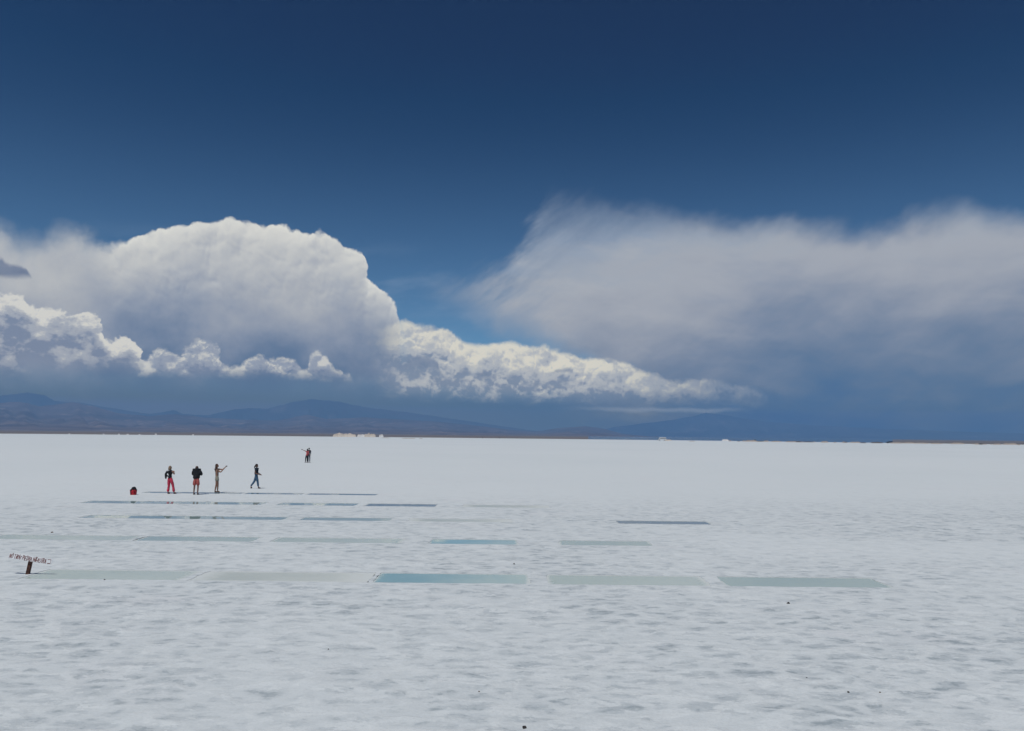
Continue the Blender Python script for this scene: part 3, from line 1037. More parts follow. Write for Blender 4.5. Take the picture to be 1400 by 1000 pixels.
def skin_into(bm_out, verts, edges, root, sub=1):
    """verts: {name: (pos, radius)}; grows one smooth surface and adds it to bm_out"""
    me = bpy.data.meshes.new("t")
    bm = bmesh.new()
    lay = bm.verts.layers.skin.verify()
    vm = {}
    for k, (p, r) in verts.items():
        v = bm.verts.new(p)
        rr = r if isinstance(r, tuple) else (r, r)
        v[lay].radius = rr
        v[lay].use_root = (k == root)
        vm[k] = v
    for a, b in edges: bm.edges.new((vm[a], vm[b]))
    bm.to_mesh(me); bm.free()
    o = bpy.data.objects.new("t", me)
    _tmpcol.objects.link(o)
    sm = o.modifiers.new("s", 'SKIN'); sm.use_smooth_shade = True; sm.branch_smoothing = 0.6
    if sub:
        ss = o.modifiers.new("u", 'SUBSURF'); ss.levels = sub; ss.render_levels = sub
    dg = bpy.context.evaluated_depsgraph_get()
    dg.update()
    m2 = bpy.data.meshes.new_from_object(o.evaluated_get(dg))
    bm_out.from_mesh(m2)
    bpy.data.objects.remove(o); bpy.data.meshes.remove(me); bpy.data.meshes.remove(m2)


def V3(t): return Vector(t)


def hand(bm, wrist, palm, k, side=1.0):
    """a palm's five fingers, lightly curled, rooted inside the palm"""
    w, p = V3(wrist), V3(palm)
    d = (p - w).normalized()
    up = Vector((0, 0, 1)) if abs(d.z) < 0.8 else Vector((0, 1, 0))
    s = d.cross(up).normalized() * side
    nrm = s.cross(d).normalized()
    for i, (off, ln) in enumerate(((-0.03, 0.062), (-0.01, 0.075), (0.01, 0.078), (0.029, 0.068))):
        a = p + s * off * k
        b = a + (d * 0.6 - nrm * 0.18) * ln * k * 0.9
        c = b + (d * 0.45 - nrm * 0.55) * ln * k * 0.6
        skin_into(bm, {'a': (a, 0.0095 * k), 'b': (b, 0.0085 * k), 'c': (c, 0.007 * k)}, [('a', 'b'), ('b', 'c')], 'a', 0)
    a = w + (p - w) * 0.45 - s * 0.028 * k
    b = a + (d * 0.5 - s * 0.6) * 0.05 * k
    c = b + (d * 0.8 - s * 0.1) * 0.035 * k
    skin_into(bm, {'a': (a, 0.012 * k), 'b': (b, 0.010 * k), 'c': (c, 0.008 * k)}, [('a', 'b'), ('b', 'c')], 'a', 0)


def make_person(label, loc, J, skin, hair, clothes, hair_shape, female=True, group=None, k=1.0, face=(0, 1, 0), bulk=1.0):
    """J: joints in metres, x across the view, y away from it, z up; clothes: list of (name, material, verts, edges, root)"""
    t = thing("person", (loc[0], loc[1], 0.0), label, "person", group)
    J = {n: V3(p) for n, p in J.items()}
    sh = 0.9 if female else 1.05
    rad = {'pelvis': (0.125 * bulk, 0.105 * bulk), 'waist': (0.105 * bulk, 0.085 * bulk), 'chest': (0.13 * sh * bulk, 0.10 * bulk), 'neck': 0.055, 'headbase': 0.05,
           'shL': 0.062 * sh, 'shR': 0.062 * sh, 'elL': 0.042, 'elR': 0.042, 'wrL': 0.027, 'wrR': 0.027, 'paL': (0.036, 0.02), 'paR': (0.036, 0.02),
           'hipL': 0.088, 'hipR': 0.088, 'knL': 0.056, 'knR': 0.056, 'anL': 0.037, 'anR': 0.037, 'toL': 0.03, 'toR': 0.03,
           'thL': 0.075, 'thR': 0.075, 'caL': 0.055, 'caR': 0.055}
    for s in 'LR':
        if 'th' + s not in J: J['th' + s] = J['hip' + s].lerp(J['kn' + s], 0.45)
        if 'ca' + s not in J: J['ca' + s] = J['kn' + s].lerp(J['an' + s], 0.3)
        if 'pa' + s not in J: J['pa' + s] = J['wr' + s] + (J['wr' + s] - J['el' + s]).normalized() * 0.075
    edges = [('pelvis', 'waist'), ('waist', 'chest'), ('chest', 'neck'), ('neck', 'headbase')]
    for s in 'LR':
        edges += [('chest', 'sh' + s), ('sh' + s, 'el' + s), ('el' + s, 'wr' + s), ('wr' + s, 'pa' + s),
                  ('pelvis', 'hip' + s), ('hip' + s, 'th' + s), ('th' + s, 'kn' + s), ('kn' + s, 'ca' + s), ('ca' + s, 'an' + s), ('an' + s, 'to' + s)]
    bm = bmesh.new()
    names = {n for e in edges for n in e}
    skin_into(bm, {n: (J[n], rad[n]) for n in names}, edges, 'pelvis')
    for s, sd in (('L', 1), ('R', -1)): hand(bm, J['wr' + s], J['pa' + s], 1.0, sd)
    # head: skull, jaw, nose, ears, eye sockets
    f = V3(face).normalized()
    hc = J['head']
    q = f.to_track_quat('Y', 'Z').to_matrix()
    bm_ball(bm, hc, (0.075, 0.092, 0.105), 16, 12, q)
    bm_ball(bm, hc + q @ Vector((0, 0.025, -0.055)), (0.052, 0.06, 0.06), 12, 8, q)
    bm_ball(bm, hc + q @ Vector((0, 0.090, -0.015)), (0.011, 0.015, 0.022), 8, 6, q)
    for s in (-1, 1):
        bm_ball(bm, hc + q @ Vector((s * 0.076, -0.005, -0.01)), (0.010, 0.02, 0.03), 8, 6, q)
        bm_ball(bm, hc + q @ Vector((s * 0.03, 0.084, 0.012)), (0.013, 0.008, 0.009), 8, 6, q)
    bm_ball(bm, hc + q @ Vector((0, 0.078, -0.055)), (0.022, 0.010, 0.007), 8, 6, q)
    obj_from_bm("body", bm, skin, t)
    # hair
    bm = bmesh.new()
    bm_ball(bm, hc + q @ Vector((0, -0.014, 0.018)), (0.084, 0.092, 0.105), 14, 10, q)
    for (off, r) in hair_shape: bm_ball(bm, hc + q @ Vector(off), r, 12, 8, q)
    for v in bm.verts: v.co += Vector((mnoise.noise(v.co * 30), mnoise.noise(v.co * 30 + Vector((9, 0, 0))), 0)) * 0.008
    obj_from_bm("hair", bm, hair, t)
    for name, mat_, verts, ed, root in clothes(J, rad):
        bm = bmesh.new()
        skin_into(bm, verts, ed, root)
        for v in bm.verts: v.co += Vector((mnoise.noise(v.co * 8), mnoise.noise(v.co * 8 + Vector((5, 3, 0))), 0)) * 0.008
        obj_from_bm(name, bm, mat_, t)
    return t, J


def trousers(J, rad, mat_, name="trousers", g=1.22, upto='an', flare=1.0):
    verts = {'pelvis': (J['pelvis'], (rad['pelvis'][0] * 1.10, rad['pelvis'][1] * 1.12)), 'waist': (J['pelvis'].lerp(J['waist'], 0.95), (rad['waist'][0] * 1.06, rad['waist'][1] * 1.06))}
    ed = [('pelvis', 'waist')]
    for s in 'LR':
        verts['hip' + s] = (J['hip' + s], 0.088 * 1.14)
        verts['th' + s] = (J['th' + s], 0.078 * g)
        ed += [('pelvis', 'hip' + s), ('hip' + s, 'th' + s)]
        if upto == 'kn':
            verts['e' + s] = (J['hip' + s].lerp(J['kn' + s], 0.93), 0.082 * g)
            ed += [('th' + s, 'e' + s)]
        elif upto == 'th':
            verts['e' + s] = (J['hip' + s].lerp(J['kn' + s], 0.55), 0.082 * g)
            del verts['th' + s]
            ed = [e for e in ed if 'th' + s not in e] + [('hip' + s, 'e' + s)]
        else:
            verts['kn' + s] = (J['kn' + s], 0.058 * g); verts['ca' + s] = (J['ca' + s], 0.056 * g)
            verts['an' + s] = (J['an' + s] + Vector((0, 0, 0.02)), 0.046 * g * flare)
            ed += [('th' + s, 'kn' + s), ('kn' + s, 'ca' + s), ('ca' + s, 'an' + s)]
    return (name, mat_, verts, ed, 'pelvis')


def top(J, rad, mat_, name="shirt", sleeve=('L', 'R'), g=1.12, long=True, hem=0.2):
    yoke = (J['shL'] + J['shR']) / 2 + Vector((0, 0, 0.005))
    verts = {'hem': (J['pelvis'].lerp(J['waist'], hem - 0.35), (rad['pelvis'][0] * g, rad['pelvis'][1] * g)), 'yoke': (yoke, (0.10 * g, 0.078 * g)),
             'waist': (J['waist'], (rad['waist'][0] * g, rad['waist'][1] * g)), 'chest': (J['chest'], (rad['chest'][0] * g, rad['chest'][1] * g)),
             'neck': (yoke.lerp(J['headbase'], 0.62), 0.06)}
    ed = [('hem', 'waist'), ('waist', 'chest'), ('chest', 'yoke'), ('yoke', 'neck')]
    for s in 'LR':
        verts['sh' + s] = (J['sh' + s], 0.074 * g); ed += [('yoke', 'sh' + s)]
        if s in sleeve:
            if long:
                verts['el' + s] = (J['el' + s], 0.052 * g); verts['wr' + s] = (J['el' + s].lerp(J['wr' + s], 0.85), 0.042 * g)
                ed += [('sh' + s, 'el' + s), ('el' + s, 'wr' + s)]
            else:
                verts['el' + s] = (J['sh' + s].lerp(J['el' + s], 0.6), 0.058 * g); ed += [('sh' + s, 'el' + s)]
    return (name, mat_, verts, ed, 'chest')


def shoes(J, mat_):
    out = []
    for s in 'LR':
        a, b = J['an' + s], J['to' + s]
        h = a + (a - b).normalized() * 0.035
        out.append(("shoe", mat_, {'h': (Vector((h.x, h.y, 0.042)), 0.042), 'm': (Vector(((a.x + b.x) / 2, (a.y + b.y) / 2, 0.045)), (0.045, 0.042)), 't': (Vector((b.x, b.y, 0.032)), (0.04, 0.03))},
                    [('h', 'm'), ('m', 't')], 'm'))
    return out


def stand(H=1.62, fl=(-0.1, 0.0), fr=(0.12, 0.0), fdir=(0, 1), lean=(0, 0), hipw=0.085, shw=0.165, axis=(1, 0)):
    """axis: direction of the shoulder line in the ground plane"""
    k = H / 1.65
    ax = Vector((axis[0], axis[1], 0)).normalized()
    lx = Vector((lean[0], lean[1], 0))
    J = {'pelvis': Vector((0, 0, 0.90 * k)), 'waist': Vector((0, 0, 1.06 * k)) + lx * 0.3, 'chest': Vector((0, 0, 1.24 * k)) + lx * 0.6,
         'neck': Vector((0, 0, 1.39 * k)) + lx * 0.85, 'headbase': Vector((0, 0, 1.46 * k)) + lx, 'head': Vector((0, 0, 1.535 * k)) + lx}
    for s, sg, ft in (('L', -1, fl), ('R', 1, fr)):
        J['hip' + s] = Vector((0, 0, 0.86 * k)) + ax * sg * hipw
        J['an' + s] = Vector((ft[0], ft[1], 0.085))
        J['kn' + s] = J['hip' + s].lerp(J['an' + s], 0.5) + Vector((fdir[0], fdir[1], 0)) * 0.03
        J['to' + s] = Vector((ft[0] + fdir[0] * 0.14, ft[1] + fdir[1] * 0.14, 0.035))
        J['sh' + s] = Vector((0, 0, 1.345 * k)) + ax * sg * shw + lx * 0.8
    return J


# 1: red trousers
J = stand(1.60, (-0.10, 0.02), (0.26, 0.0), (0.75, 0.5), (-0.02, 0.0), hipw=0.08, shw=0.155, axis=(1, -0.3))
J['elL'] = V3((-0.30, 0.02, 1.10)); J['wrL'] = V3((-0.17, 0.16, 0.97))
J['elR'] = V3((0.23, 0.02, 1.12)); J['wrR'] = V3((0.12, 0.20, 1.22))
x_, y_ = ground_at(231.5, 675.5)


def cl1(J, rad):
    jk = ("jacket", M_BLACK, {'a': (J['shL'] + V3((-0.02, 0, -0.05)), 0.06), 'b': (J['elL'] + V3((0.02, 0, 0.06)), (0.075, 0.06)), 'c': (V3((-0.27, 0.05, 0.93)), (0.06, 0.05)), 'd': (V3((-0.27, 0.06, 0.84)), 0.04)},
          [('a', 'b'), ('b', 'c'), ('c', 'd')], 'b')
    sc = ("scarf", M_WHITE, {'a': (J['shL'] + V3((-0.03, -0.03, 0.035)), 0.05), 'b': (J['neck'] + V3((-0.03, -0.06, -0.03)), 0.045), 'c': (J['neck'] + V3((0.04, -0.05, -0.02)), 0.035)}, [('a', 'b'), ('b', 'c')], 'b')
    return [trousers(J, rad, M_RED, flare=1.55, g=1.2), top(J, rad, M_BLACK, sleeve=('L',), g=1.24, hem=-0.1), jk, sc] + shoes(J, M_SHOE_P)


make_person("person in red trousers and black top with white collar, seen from behind", (x_, y_), J, M_SKIN, M_HAIR_L, cl1,
            [((0, -0.05, -0.05), (0.085, 0.06, 0.10))], face=(0.5, 0.85, -0.05))

# 2: man in black shirt and coral shorts, head bowed over something in his hands
J = stand(1.66, (-0.115, 0.0), (0.11, -0.02), (0.1, 1.0), (-0.06, 0.16), hipw=0.095, shw=0.20)
J['head'] = J['headbase'] + V3((-0.04, 0.10, 0.03))
J['headbase'] = J['neck'].lerp(J['head'], 0.5)
J['elL'] = V3((-0.27, 0.10, 1.13)); J['wrL'] = V3((-0.11, 0.32, 1.14))
J['elR'] = V3((0.26, 0.10, 1.13)); J['wrR'] = V3((0.09, 0.32, 1.14))
x_, y_ = ground_at(267.5, 676.8)
make_person("person seen from behind in a wide black shirt and coral red shorts, head bowed", (x_, y_), J, M_SKIN2, M_HAIR_B,
            lambda J, rad: [trousers(J, rad, M_CORAL, "shorts", 1.42, 'kn'), top(J, rad, M_BLACK, g=1.42, hem=0.0)] + shoes(J, M_SHOE),
            [], female=False, face=(-0.15, 0.8, -0.6), bulk=1.3)

# 3: long haired woman holding a phone out with both arms
J = stand(1.70, (-0.09, 0.0), (0.05, 0.03), (0.9, 0.3), (-0.03, 0.0), hipw=0.07, shw=0.13, axis=(0.5, -0.86))
J['shL'] = J['neck'] + V3((0.06, 0.11, -0.05)); J['shR'] = J['neck'] + V3((0.03, -0.13, -0.06))
J['elL'] = V3((0.27, 0.12, 1.35)); J['wrL'] = V3((0.45, 0.07, 1.50))
J['elR'] = V3((0.24, -0.13, 1.20)); J['wrR'] = V3((0.43, 0.0, 1.46))
x_, y_ = ground_at(295.8, 673.8)


def cl3(J, rad):
    top_ = top(J, rad, M_TAUPE, "top", sleeve=(), g=1.05)
    for s in 'LR': top_[2].pop('sh' + s)
    top_[2].pop('yoke'); top_[2]['neck'] = (J['chest'] + Vector((0, 0, 0.09)), (0.11, 0.08)); top_[3][:] = [e for e in top_[3] if 'yoke' not in e] + [('chest', 'neck')]
    return [trousers(J, rad, M_KHAKI, "shorts", 1.30, 'th'), (top_[0], top_[1], top_[2], [e for e in top_[3] if e[1][:2] != 'sh'], 'chest')] + shoes(J, M_SHOE)


make_person("person with very long brown hair and khaki shorts holding a phone up with both arms", (x_, y_), J, M_SKIN, M_HAIR_B, cl3,
            [((0, -0.05, -0.10), (0.085, 0.065, 0.14)), ((0, -0.085, -0.24), (0.10, 0.055, 0.17))], face=(0.9, 0.4, 0.1), bulk=1.1)
M_PHONE = simple_mat("black_phone_glass", (0.02, 0.022, 0.026, 1), 0.25, 0.2, 5, spec=0.5)
bm = bmesh.new()
bm_box(bm, 0, 0, 0, 0.012, 0.15, 0.075, 0.003, Matrix.Rotation(math.radians(20), 3, 'Y'))
o = obj_from_bm("phone", bm, M_PHONE, None, smooth=False)
o.location = (x_ + 0.535, y_ + 0.03, 1.565)
tag(o, "small dark phone held out in the raised hands of the long haired person", "phone")

# 4: woman walking to the right
J = stand(1.56, (-0.36, 0.05), (0.17, -0.04), (1.0, 0.0), (0.0, 0.0), hipw=0.08, shw=0.14, axis=(0.25, -0.97))
J['knL'] = V3((-0.12, 0.05, 0.46)); J['anL'] = V3((-0.35, 0.05, 0.13)); J['toL'] = V3((-0.26, 0.05, 0.04))
J['knR'] = V3((0.11, -0.05, 0.45))
J['elL'] = V3((-0.02, 0.2, 1.02)); J['wrL'] = V3((0.17, 0.16, 0.92))
J['elR'] = V3((-0.05, -0.2, 1.0)); J['wrR'] = V3((0.20, -0.15, 0.90))
x_, y_ = ground_at(349.8, 668.2)
walker, _ = make_person("person walking to the right in blue jeans and a dark short sleeved top", (x_, y_), J, M_SKIN2, M_HAIR_D,
            lambda J, rad: [trousers(J, rad, M_JEANS, g=1.26), top(J, rad, M_NAVY, long=False, g=1.22, hem=0.2)] + shoes(J, M_SHOE),
            [((0, -0.085, -0.03), (0.05, 0.05, 0.06)), ((0, -0.12, -0.09), (0.03, 0.035, 0.09))], face=(1, 0.0, -0.1), bulk=1.08)

# 5, 6: the far pair, one arm stretched to the left
KK = 1.80
J = stand(1.68, (-0.16, 0.0), (0.05, 0.0), (-0.6, 0.6), (0.03, 0.0), hipw=0.08, shw=0.15, axis=(1, 0.3))
J['elL'] = V3((-0.28, -0.05, 1.44)); J['wrL'] = V3((-0.50, -0.05, 1.53))
J['elR'] = V3((0.17, 0.0, 1.12)); J['wrR'] = V3((0.15, 0.12, 0.95))
x_, y_ = ground_at(419.3, 633.0)
make_person("person in salmon top and black trousers far out, one arm stretched left", (x_, y_), J, M_SKIN2, M_HAIR_D,
            lambda J, rad: [trousers(J, rad, M_BLACK, g=1.2), top(J, rad, M_PINK, sleeve=('R',), g=1.25, hem=-0.4)] + shoes(J, M_SHOE),
            [((0, -0.05, -0.08), (0.085, 0.06, 0.12))], face=(-0.6, 0.6, 0.1))
bm = bmesh.new()
bm_box(bm, 0, 0, 0, 0.16, 0.014, 0.08, 0.003)
o = obj_from_bm("phone", bm, M_PHONE, None, smooth=False)
o.location = (x_ - 0.61, y_ - 0.05, 1.58)
tag(o, "dark phone in the outstretched hand of the far pair", "phone")
J = stand(1.80, (-0.08, 0.0), (0.12, 0.0), (0.1, 1.0), (0.0, 0.0), hipw=0.095, shw=0.19)
J['elL'] = V3((-0.20, 0.0, 1.18)); J['wrL'] = V3((-0.17, 0.12, 0.98))
J['elR'] = V3((0.20, 0.0, 1.18)); J['wrR'] = V3((0.17, 0.12, 0.98))
make_person("person in dark grey jacket and blue grey trousers standing close behind the salmon clad one", (x_ + 0.16, y_ + 0.30), J, M_SKIN2, M_HAIR_D,
            lambda J, rad: [trousers(J, rad, M_BLUEGREY, g=1.2), top(J, rad, M_GREY, "jacket", g=1.2)] + shoes(J, M_SHOE),
            [], female=False, face=(-0.3, 1, 0))

# tiny walkers on the far shore
for px, lab in ((659.6, "tiny dark figure on the horizon left of the white bus, nearer to the salt heaps"), (682.7, "tiny dark figure on the horizon closest to the left of the middle"),
                (1003.7, "tiny dark figure on the horizon beside the white salt heap"), (1118.0, "tiny dark figure alone on the horizon right of the small black car")):
    d = ray(px, 605)
    h = math.hypot(d.x, d.y)
    r = 742.0
    q_ = copy_thing(walker, (d.x / h * r, d.y / h * r, 0), rz=random.uniform(0, 6))
    q_['label'] = lab

# ------------------------------------------------------------------ red backpack on the salt
M_BAGR = simple_mat("red_bag_cloth", (0.52, 0.025, 0.035, 1), 0.75, 0.3, 9)
x_, y_ = ground_at(182.3, 677)
bag = thing("backpack", (x_, y_, 0), "red backpack with black top standing on the salt left of the people", "backpack")
bm = bmesh.new()
bm_box(bm, 0, 0, 0.155, 0.32, 0.22, 0.31, 0.05, None, 3)
for v in bm.verts:
    v.co.x += mnoise.noise(v.co * 7) * 0.03; v.co.x -= max(0, v.co.z - 0.15) * 0.1
obj_from_bm("pouch", bm, M_BAGR, bag)
bm = bmesh.new()
bm_ball(bm, (0.01, 0.0, 0.35), (0.135, 0.115, 0.11), 14, 10)
bm_ball(bm, (-0.10, -0.02, 0.26), (0.09, 0.11, 0.08), 12, 8)
bm_ball(bm, (0.13, 0.0, 0.29), (0.06, 0.08, 0.045), 10, 8)
for v in bm.verts: v.co.z += mnoise.noise(v.co * 9) * 0.03
obj_from_bm("flap", bm, M_BLACK, bag)
for s in (-0.07, 0.07):
    bm = bmesh.new()
    pts = [(s, -0.11, 0.33), (s * 1.3, -0.155, 0.25), (s * 1.4, -0.15, 0.13), (s * 1.2, -0.11, 0.05)]
    for a, b in zip(pts[:-1], pts[1:]): bm_tube(bm, a, b, 0.014, seg=8)
    obj_from_bm("strap", bm, M_BLACK, bag)
bm = bmesh.new()
bm_box(bm, -0.085, -0.105, 0.30, 0.05, 0.03, 0.03, 0.008)
obj_from_bm("badge", bm, M_WHITE, bag, smooth=False)

# ------------------------------------------------------------------ vehicles at the far shore
M_VAN = simple_mat("white_van_paint", (0.68, 0.69, 0.68, 1), 0.4, 0.05, 1.0)
M_GLASS = simple_mat("dark_window_glass", (0.02, 0.025, 0.03, 1), 0.1, 0.2, 1.0, spec=0.6)
M_TYRE = simple_mat("tyre_rubber", (0.02, 0.02, 0.02, 1), 0.9, 0.2, 5.0)
M_DARKP = simple_mat("dark_car_paint", (0.028, 0.03, 0.034, 1), 0.4, 0.15, 1.0)


def prism(bm, prof, y0, y1):
    a = [bm.verts.new((x, y0, z)) for x, z in prof]
    b = [bm.verts.new((x, y1, z)) for x, z in prof]
    n = len(prof)
    for i in range(n): bm.faces.new((a[i], a[(i + 1) % n], b[(i + 1) % n], b[i]))
    bm.faces.new(a[::-1]); bm.faces.new(b)


def wheels(t, xs, w, r):
    for x in xs:
        for y in (-w / 2 + 0.12, w / 2 - 0.12):
            bm = bmesh.new()
            bm_tube(bm, (x, y - 0.12, r), (x, y + 0.12, r), r, seg=18)
            obj_from_bm("wheel", bm, M_TYRE, t, smooth=False)


def shore(px, r):
    d = ray(px, 605)
    h = math.hypot(d.x, d.y)
    return (d.x / h * r, d.y / h * r)


vx, vy = shore(905.2, 715)
van = thing("minibus", (vx, vy, 0), "white minibus with dark side windows parked at the far edge of the salt", "minibus")
bm = bmesh.new()
prism(bm, [(-3.4, 0.45), (-3.45, 1.2), (-2.95, 1.45), (-2.35, 2.75), (-2.0, 2.95), (3.2, 2.95), (3.35, 2.7), (3.4, 0.45)], -1.05, 1.05)
bmesh.ops.bevel(bm, geom=list(bm.edges), offset=0.07, segments=2, affect='EDGES')
obj_from_bm("body", bm, M_VAN, van, smooth=False)
for k in range(5):
    bm = bmesh.new()
    bm_box(bm, -1.45 + k * 1.0, 0, 2.02, 0.9, 2.13, 0.62, 0.03)
    obj_from_bm("window", bm, M_GLASS, van, smooth=False)
bm = bmesh.new()
prism(bm, [(-3.0, 1.5), (-2.4, 2.72), (-2.28, 2.72), (-2.85, 1.5)], -0.92, 0.92)
obj_from_bm("windscreen", bm, M_GLASS, van, smooth=False)
bm = bmesh.new()
bm_box(bm, -3.43, 0, 0.75, 0.12, 1.95, 0.45, 0.04)
obj_from_bm("bumper", bm, M_DARKP, van, smooth=False)
wheels(van, (-2.4, 2.2), 2.1, 0.42)

vx, vy = shore(1216.3, 735)
car = thing("parked_car", (vx, vy, 0), "long dark estate car seen side on, far right along the shore", "car")
bm = bmesh.new()
prism(bm, [(-2.5, 0.35), (-2.55, 0.8), (-2.4, 0.98), (-1.3, 1.08), (-0.6, 1.62), (2.1, 1.66), (2.45, 1.1), (2.55, 0.35)], -0.92, 0.92)
bmesh.ops.bevel(bm, geom=list(bm.edges), offset=0.05, segments=2, affect='EDGES')
obj_from_bm("body", bm, M_DARKP, car, smooth=False)
for x in (-0.35, 0.65, 1.55):
    bm = bmesh.new()
    bm_box(bm, x, 0, 1.33, 0.85, 1.86, 0.36, 0.03)
    obj_from_bm("window", bm, M_GLASS, car, smooth=False)
wheels(car, (-1.6, 1.6), 1.84, 0.34)
vx, vy = shore(1032.2, 735)
c2 = copy_thing(car, (vx, vy, 0), rz=math.radians(80))
c2['label'] = "small black car seen end on at the shore, between the minibus and the right edge"

# ------------------------------------------------------------------ salt heaps and mud banks on the far shore
M_HEAP = simple_mat("beige_salt_rubble", (0.60, 0.52, 0.43, 1), 0.9, 0.25, 0.6, 0.5)
M_HEAPW = simple_mat("white_salt_rubble", (0.70, 0.68, 0.65, 1), 0.9, 0.12, 0.6, 0.5)
M_MUD = simple_mat("brown_salt_mud", (0.38, 0.32, 0.27, 1), 0.95, 0.45, 0.25, 0.5)
M_MUDD = simple_mat("dark_shore_mud", (0.12, 0.105, 0.095, 1), 0.95, 0.45, 0.25, 0.5)


def heap_mesh(name, seed, steep=1.0, block=0.0):
    bm = bmesh.new()
    n, mm = 36, 12
    rows = []
    for j in range(mm + 1):
        v = j / mm * 2 - 1
        row = []
        for i in range(n + 1):
            u = i / n * 2 - 1
            e = max(0.0, 1 - u ** 4) * max(0.0, 1 - v ** 2) ** 0.8
            nz = mnoise.fractal(Vector((u * 3.3 + seed * 7.1, v * 1.3, seed)), 1.0, 2.0, 4) * 0.5 + 0.5
            h = e ** (0.6 / steep) * (0.35 + 0.75 * nz)
            if block: h = h * (1 - block) + round(h * 4) / 4 * block * (e > 0.02)
            row.append(bm.verts.new((u / 2, v / 2, max(0.0, h) - (0.03 if e <= 0 else 0))))
        rows.append(row)
    for j in range(mm):
        for i in range(n):
            bm.faces.new((rows[j][i], rows[j][i + 1], rows[j + 1][i + 1], rows[j + 1][i]))
    me = bpy.data.meshes.new(name)
    bm.to_mesh(me); bm.free()
    return me


def heap(name, px0, px1, hpx, r, me, label, cat, group=None, deep=None, mat_=None):
    x0, y0 = shore(px0, r); x1, y1 = shore(px1, r)
    w = math.hypot(x1 - x0, y1 - y0)
    o = bpy.data.objects.new(name, me)
    COL.objects.link(o)
    if mat_ and not me.materials: me.materials.append(mat_)
    o.location = ((x0 + x1) / 2, (y0 + y1) / 2, 0.0)
    o.rotation_euler = (0, 0, math.atan2(y1 - y0, x1 - x0))
    o.scale = (w, deep or max(3.0, w * 0.35), hpx * r / F)
    tag(o, label, cat, group)
    return o


heap("salt_heap", 454.5, 487, 5.4, 775, heap_mesh("salt_heap", 1, 1.8, 0.15), "long lumpy beige salt heap, the largest on the horizon above the far pair", "salt heap", deep=14, mat_=M_HEAP)
heap("salt_heap", 488, 500, 4.4, 780, heap_mesh("salt_heap", 2, 1.6), "low pale salt heap between the two big beige ones", "salt heap", deep=8, mat_=M_HEAPW)
heap("salt_heap", 498, 513.5, 5.8, 775, heap_mesh("salt_heap", 3, 1.8, 0.1), "short beige salt heap right of the longest one", "salt heap", deep=10, mat_=M_HEAP)
heap("salt_heap", 518, 524.2, 4.6, 770, heap_mesh("salt_heap", 4, 1.2), "small round white salt heap at the right end of the beige heaps", "salt heap", deep=5, mat_=M_HEAPW)
heap("salt_heap", 987, 997, 2.8, 765, heap_mesh("salt_heap", 5, 1.2), "white salt heap where the brown shoreline starts, right of the minibus", "salt heap", deep=7, mat_=M_HEAPW)
heap("salt_heap", 909, 918, 2.2, 690, heap_mesh("salt_heap", 6, 1.2), "low tan mound just in front of the minibus's right end", "salt heap", deep=5, mat_=M_HEAP)
LUMP = ["leftmost white salt lump on the horizon under the left hills", "second white salt lump from the left on the horizon, standing alone", "small white lump left of the widest one on the left horizon",
        "widest of the white salt lumps on the left horizon", "low white salt lump just right of the widest one", "tallest white salt lump on the left horizon", "rightmost white salt lump on the left horizon, nearest the beige heaps"]
mlump = heap_mesh("salt_lump", 7, 1.5)
for k_, (px, w, h) in enumerate(((94, 2.6, 1.3), (141, 2.4, 1.2), (162, 2.6, 1.7), (174, 3.6, 1.4), (190, 3, 1.2), (212.5, 2.8, 2.2), (263.5, 2.6, 1.8))):
    heap("salt_lump", px - w / 2, px + w / 2, h, 781, mlump, LUMP[k_], "salt lump", "salt lumps along the left horizon", deep=2.0, mat_=M_HEAPW)
meshes_m = []
for k_ in range(3):
    me_ = heap_mesh("mud_bank", 10 + k_, 1.6); me_.materials.append(M_MUD if k_ < 2 else M_MUDD); meshes_m.append(me_)
rq = random.Random(8)
px = 996.0
cnt = 0
while px < 1405:
    w = rq.choice((3, 4, 6, 9, 14, 18)) * rq.uniform(0.8, 1.2)
    h = rq.uniform(1.1, 2.4)
    mi = rq.choice((0, 0, 1, 2))
    heap("mud_bank", px, px + w, h, rq.uniform(690, 745), meshes_m[mi], ("wide" if w > 11 else "short" if w > 4.5 else "tiny") + (" dark mud bank" if mi == 2 else " brown mud bank") + " in the broken line along the right far shore", "mud bank", "mud banks along the right far shore", deep=rq.uniform(3, 9))
    px += w * rq.uniform(0.7, 1.15) + rq.choice((0, 0, 1, 4, 9)); cnt += 1
heap("mud_bank", 549, 568, 0.8, 600, meshes_m[0], "thin brown streak of mud right of the salt heaps, the longer one", "mud bank", deep=4)
heap("mud_bank", 573, 578, 0.8, 600, meshes_m[1], "tiny pale brown mud streak right beside the longer one near the heaps", "mud bank", deep=3)
heap("mud_bank", 521, 532, 0.7, 640, meshes_m[1], "thin brown mud streak right below the round white salt heap", "mud bank", deep=3)
heap("mud_bank", 942, 950, 0.8, 640, meshes_m[0], "low brown mud streak between the minibus and the white salt heap", "mud bank", deep=3)

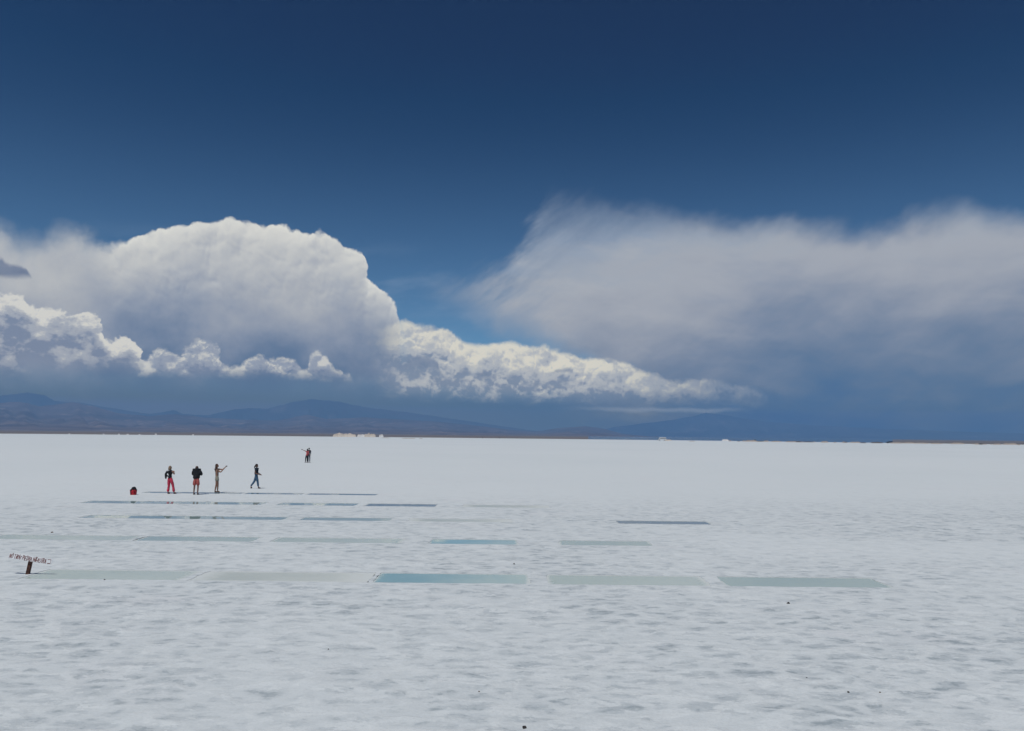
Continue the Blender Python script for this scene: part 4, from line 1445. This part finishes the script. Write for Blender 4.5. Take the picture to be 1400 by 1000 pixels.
# ------------------------------------------------------------------ dark stones lying on the salt
M_STONE = simple_mat("dark_stone", (0.045, 0.04, 0.038, 1), 0.9, 0.4, 40.0, 0.5)
M_STONEB = simple_mat("rusty_stone", (0.11, 0.07, 0.045, 1), 0.9, 0.4, 40.0, 0.5)
for px, py, w, lab, mt in ((1078, 825.5, 5.0, "largest dark stone, alone on the salt below the right end of the front pools", M_STONE),
                       (1160, 947, 3.6, "dark pebble near the bottom right, left of a paler one", M_STONE),
                       (1203, 947, 2.8, "small brown pebble near the bottom right, right of a darker one", M_STONEB),
                       (1103, 927.5, 2.2, "tiny dark pebble above left of the two pebbles at the bottom right", M_STONE),
                       (143, 793.2, 2.6, "tiny dark stone just below the pale green front left pool", M_STONE),
                       (703, 771.5, 3.0, "tiny dark stone above the right end of the turquoise pool", M_STONE),
                       (71, 728.5, 3.4, "rusty brown pebble at the far left above the second row of pools", M_STONEB),
                       (717, 997, 7.0, "dark flat stone at the very bottom middle of the picture", M_STONE),
                       (449, 888, 2.4, "tiny dark pebble in the lower left middle of the salt", M_STONE),
                       (655, 945, 2.6, "tiny brown pebble below the middle pools near the bottom", M_STONEB)):
    gx_, gy_ = ground_at(px, py)
    s_ = w * gy_ / F
    bm = bmesh.new()
    bmesh.ops.create_icosphere(bm, subdivisions=3, radius=0.5)
    for v in bm.verts:
        v.co *= 0.8 + 0.45 * mnoise.noise(v.co * 2.2 + Vector((px, 0, 0)))
        v.co.z = max(v.co.z * 0.75, -0.2)
    for v in bm.verts: v.co *= s_
    o = obj_from_bm("stone", bm, mt, None)
    o.location = (gx_, gy_, float(salt_height(np.array([gx_]), np.array([gy_]))[0]) + 0.14 * s_)
    tag(o, lab, "stone")

bpy.data.collections.remove(_tmpcol)

# faint wheel track far out on the right
M_TRACK = simple_mat("pressed_salt", (0.62, 0.655, 0.67, 1), 0.8, 0.06, 0.5)
for px0, py0, px1, py1 in ((1085, 611.5, 1420, 621.5),):
    bm = bmesh.new()
    prev = None
    for i in range(41):
        f = i / 40
        gx_, gy_ = ground_at(px0 + (px1 - px0) * f, py0 + (py1 - py0) * f - 0.8 * math.sin(f * PI))
        w = 0.9 + 0.4 * mnoise.noise(Vector((f * 9, 0, 0)))
        cur = (bm.verts.new((gx_, gy_ - w, 0.006)), bm.verts.new((gx_, gy_ + w, 0.006)))
        if prev: bm.faces.new((prev[0], cur[0], cur[1], prev[1]))
        prev = cur
    tag(obj_from_bm("track", bm, M_TRACK), kind='structure')
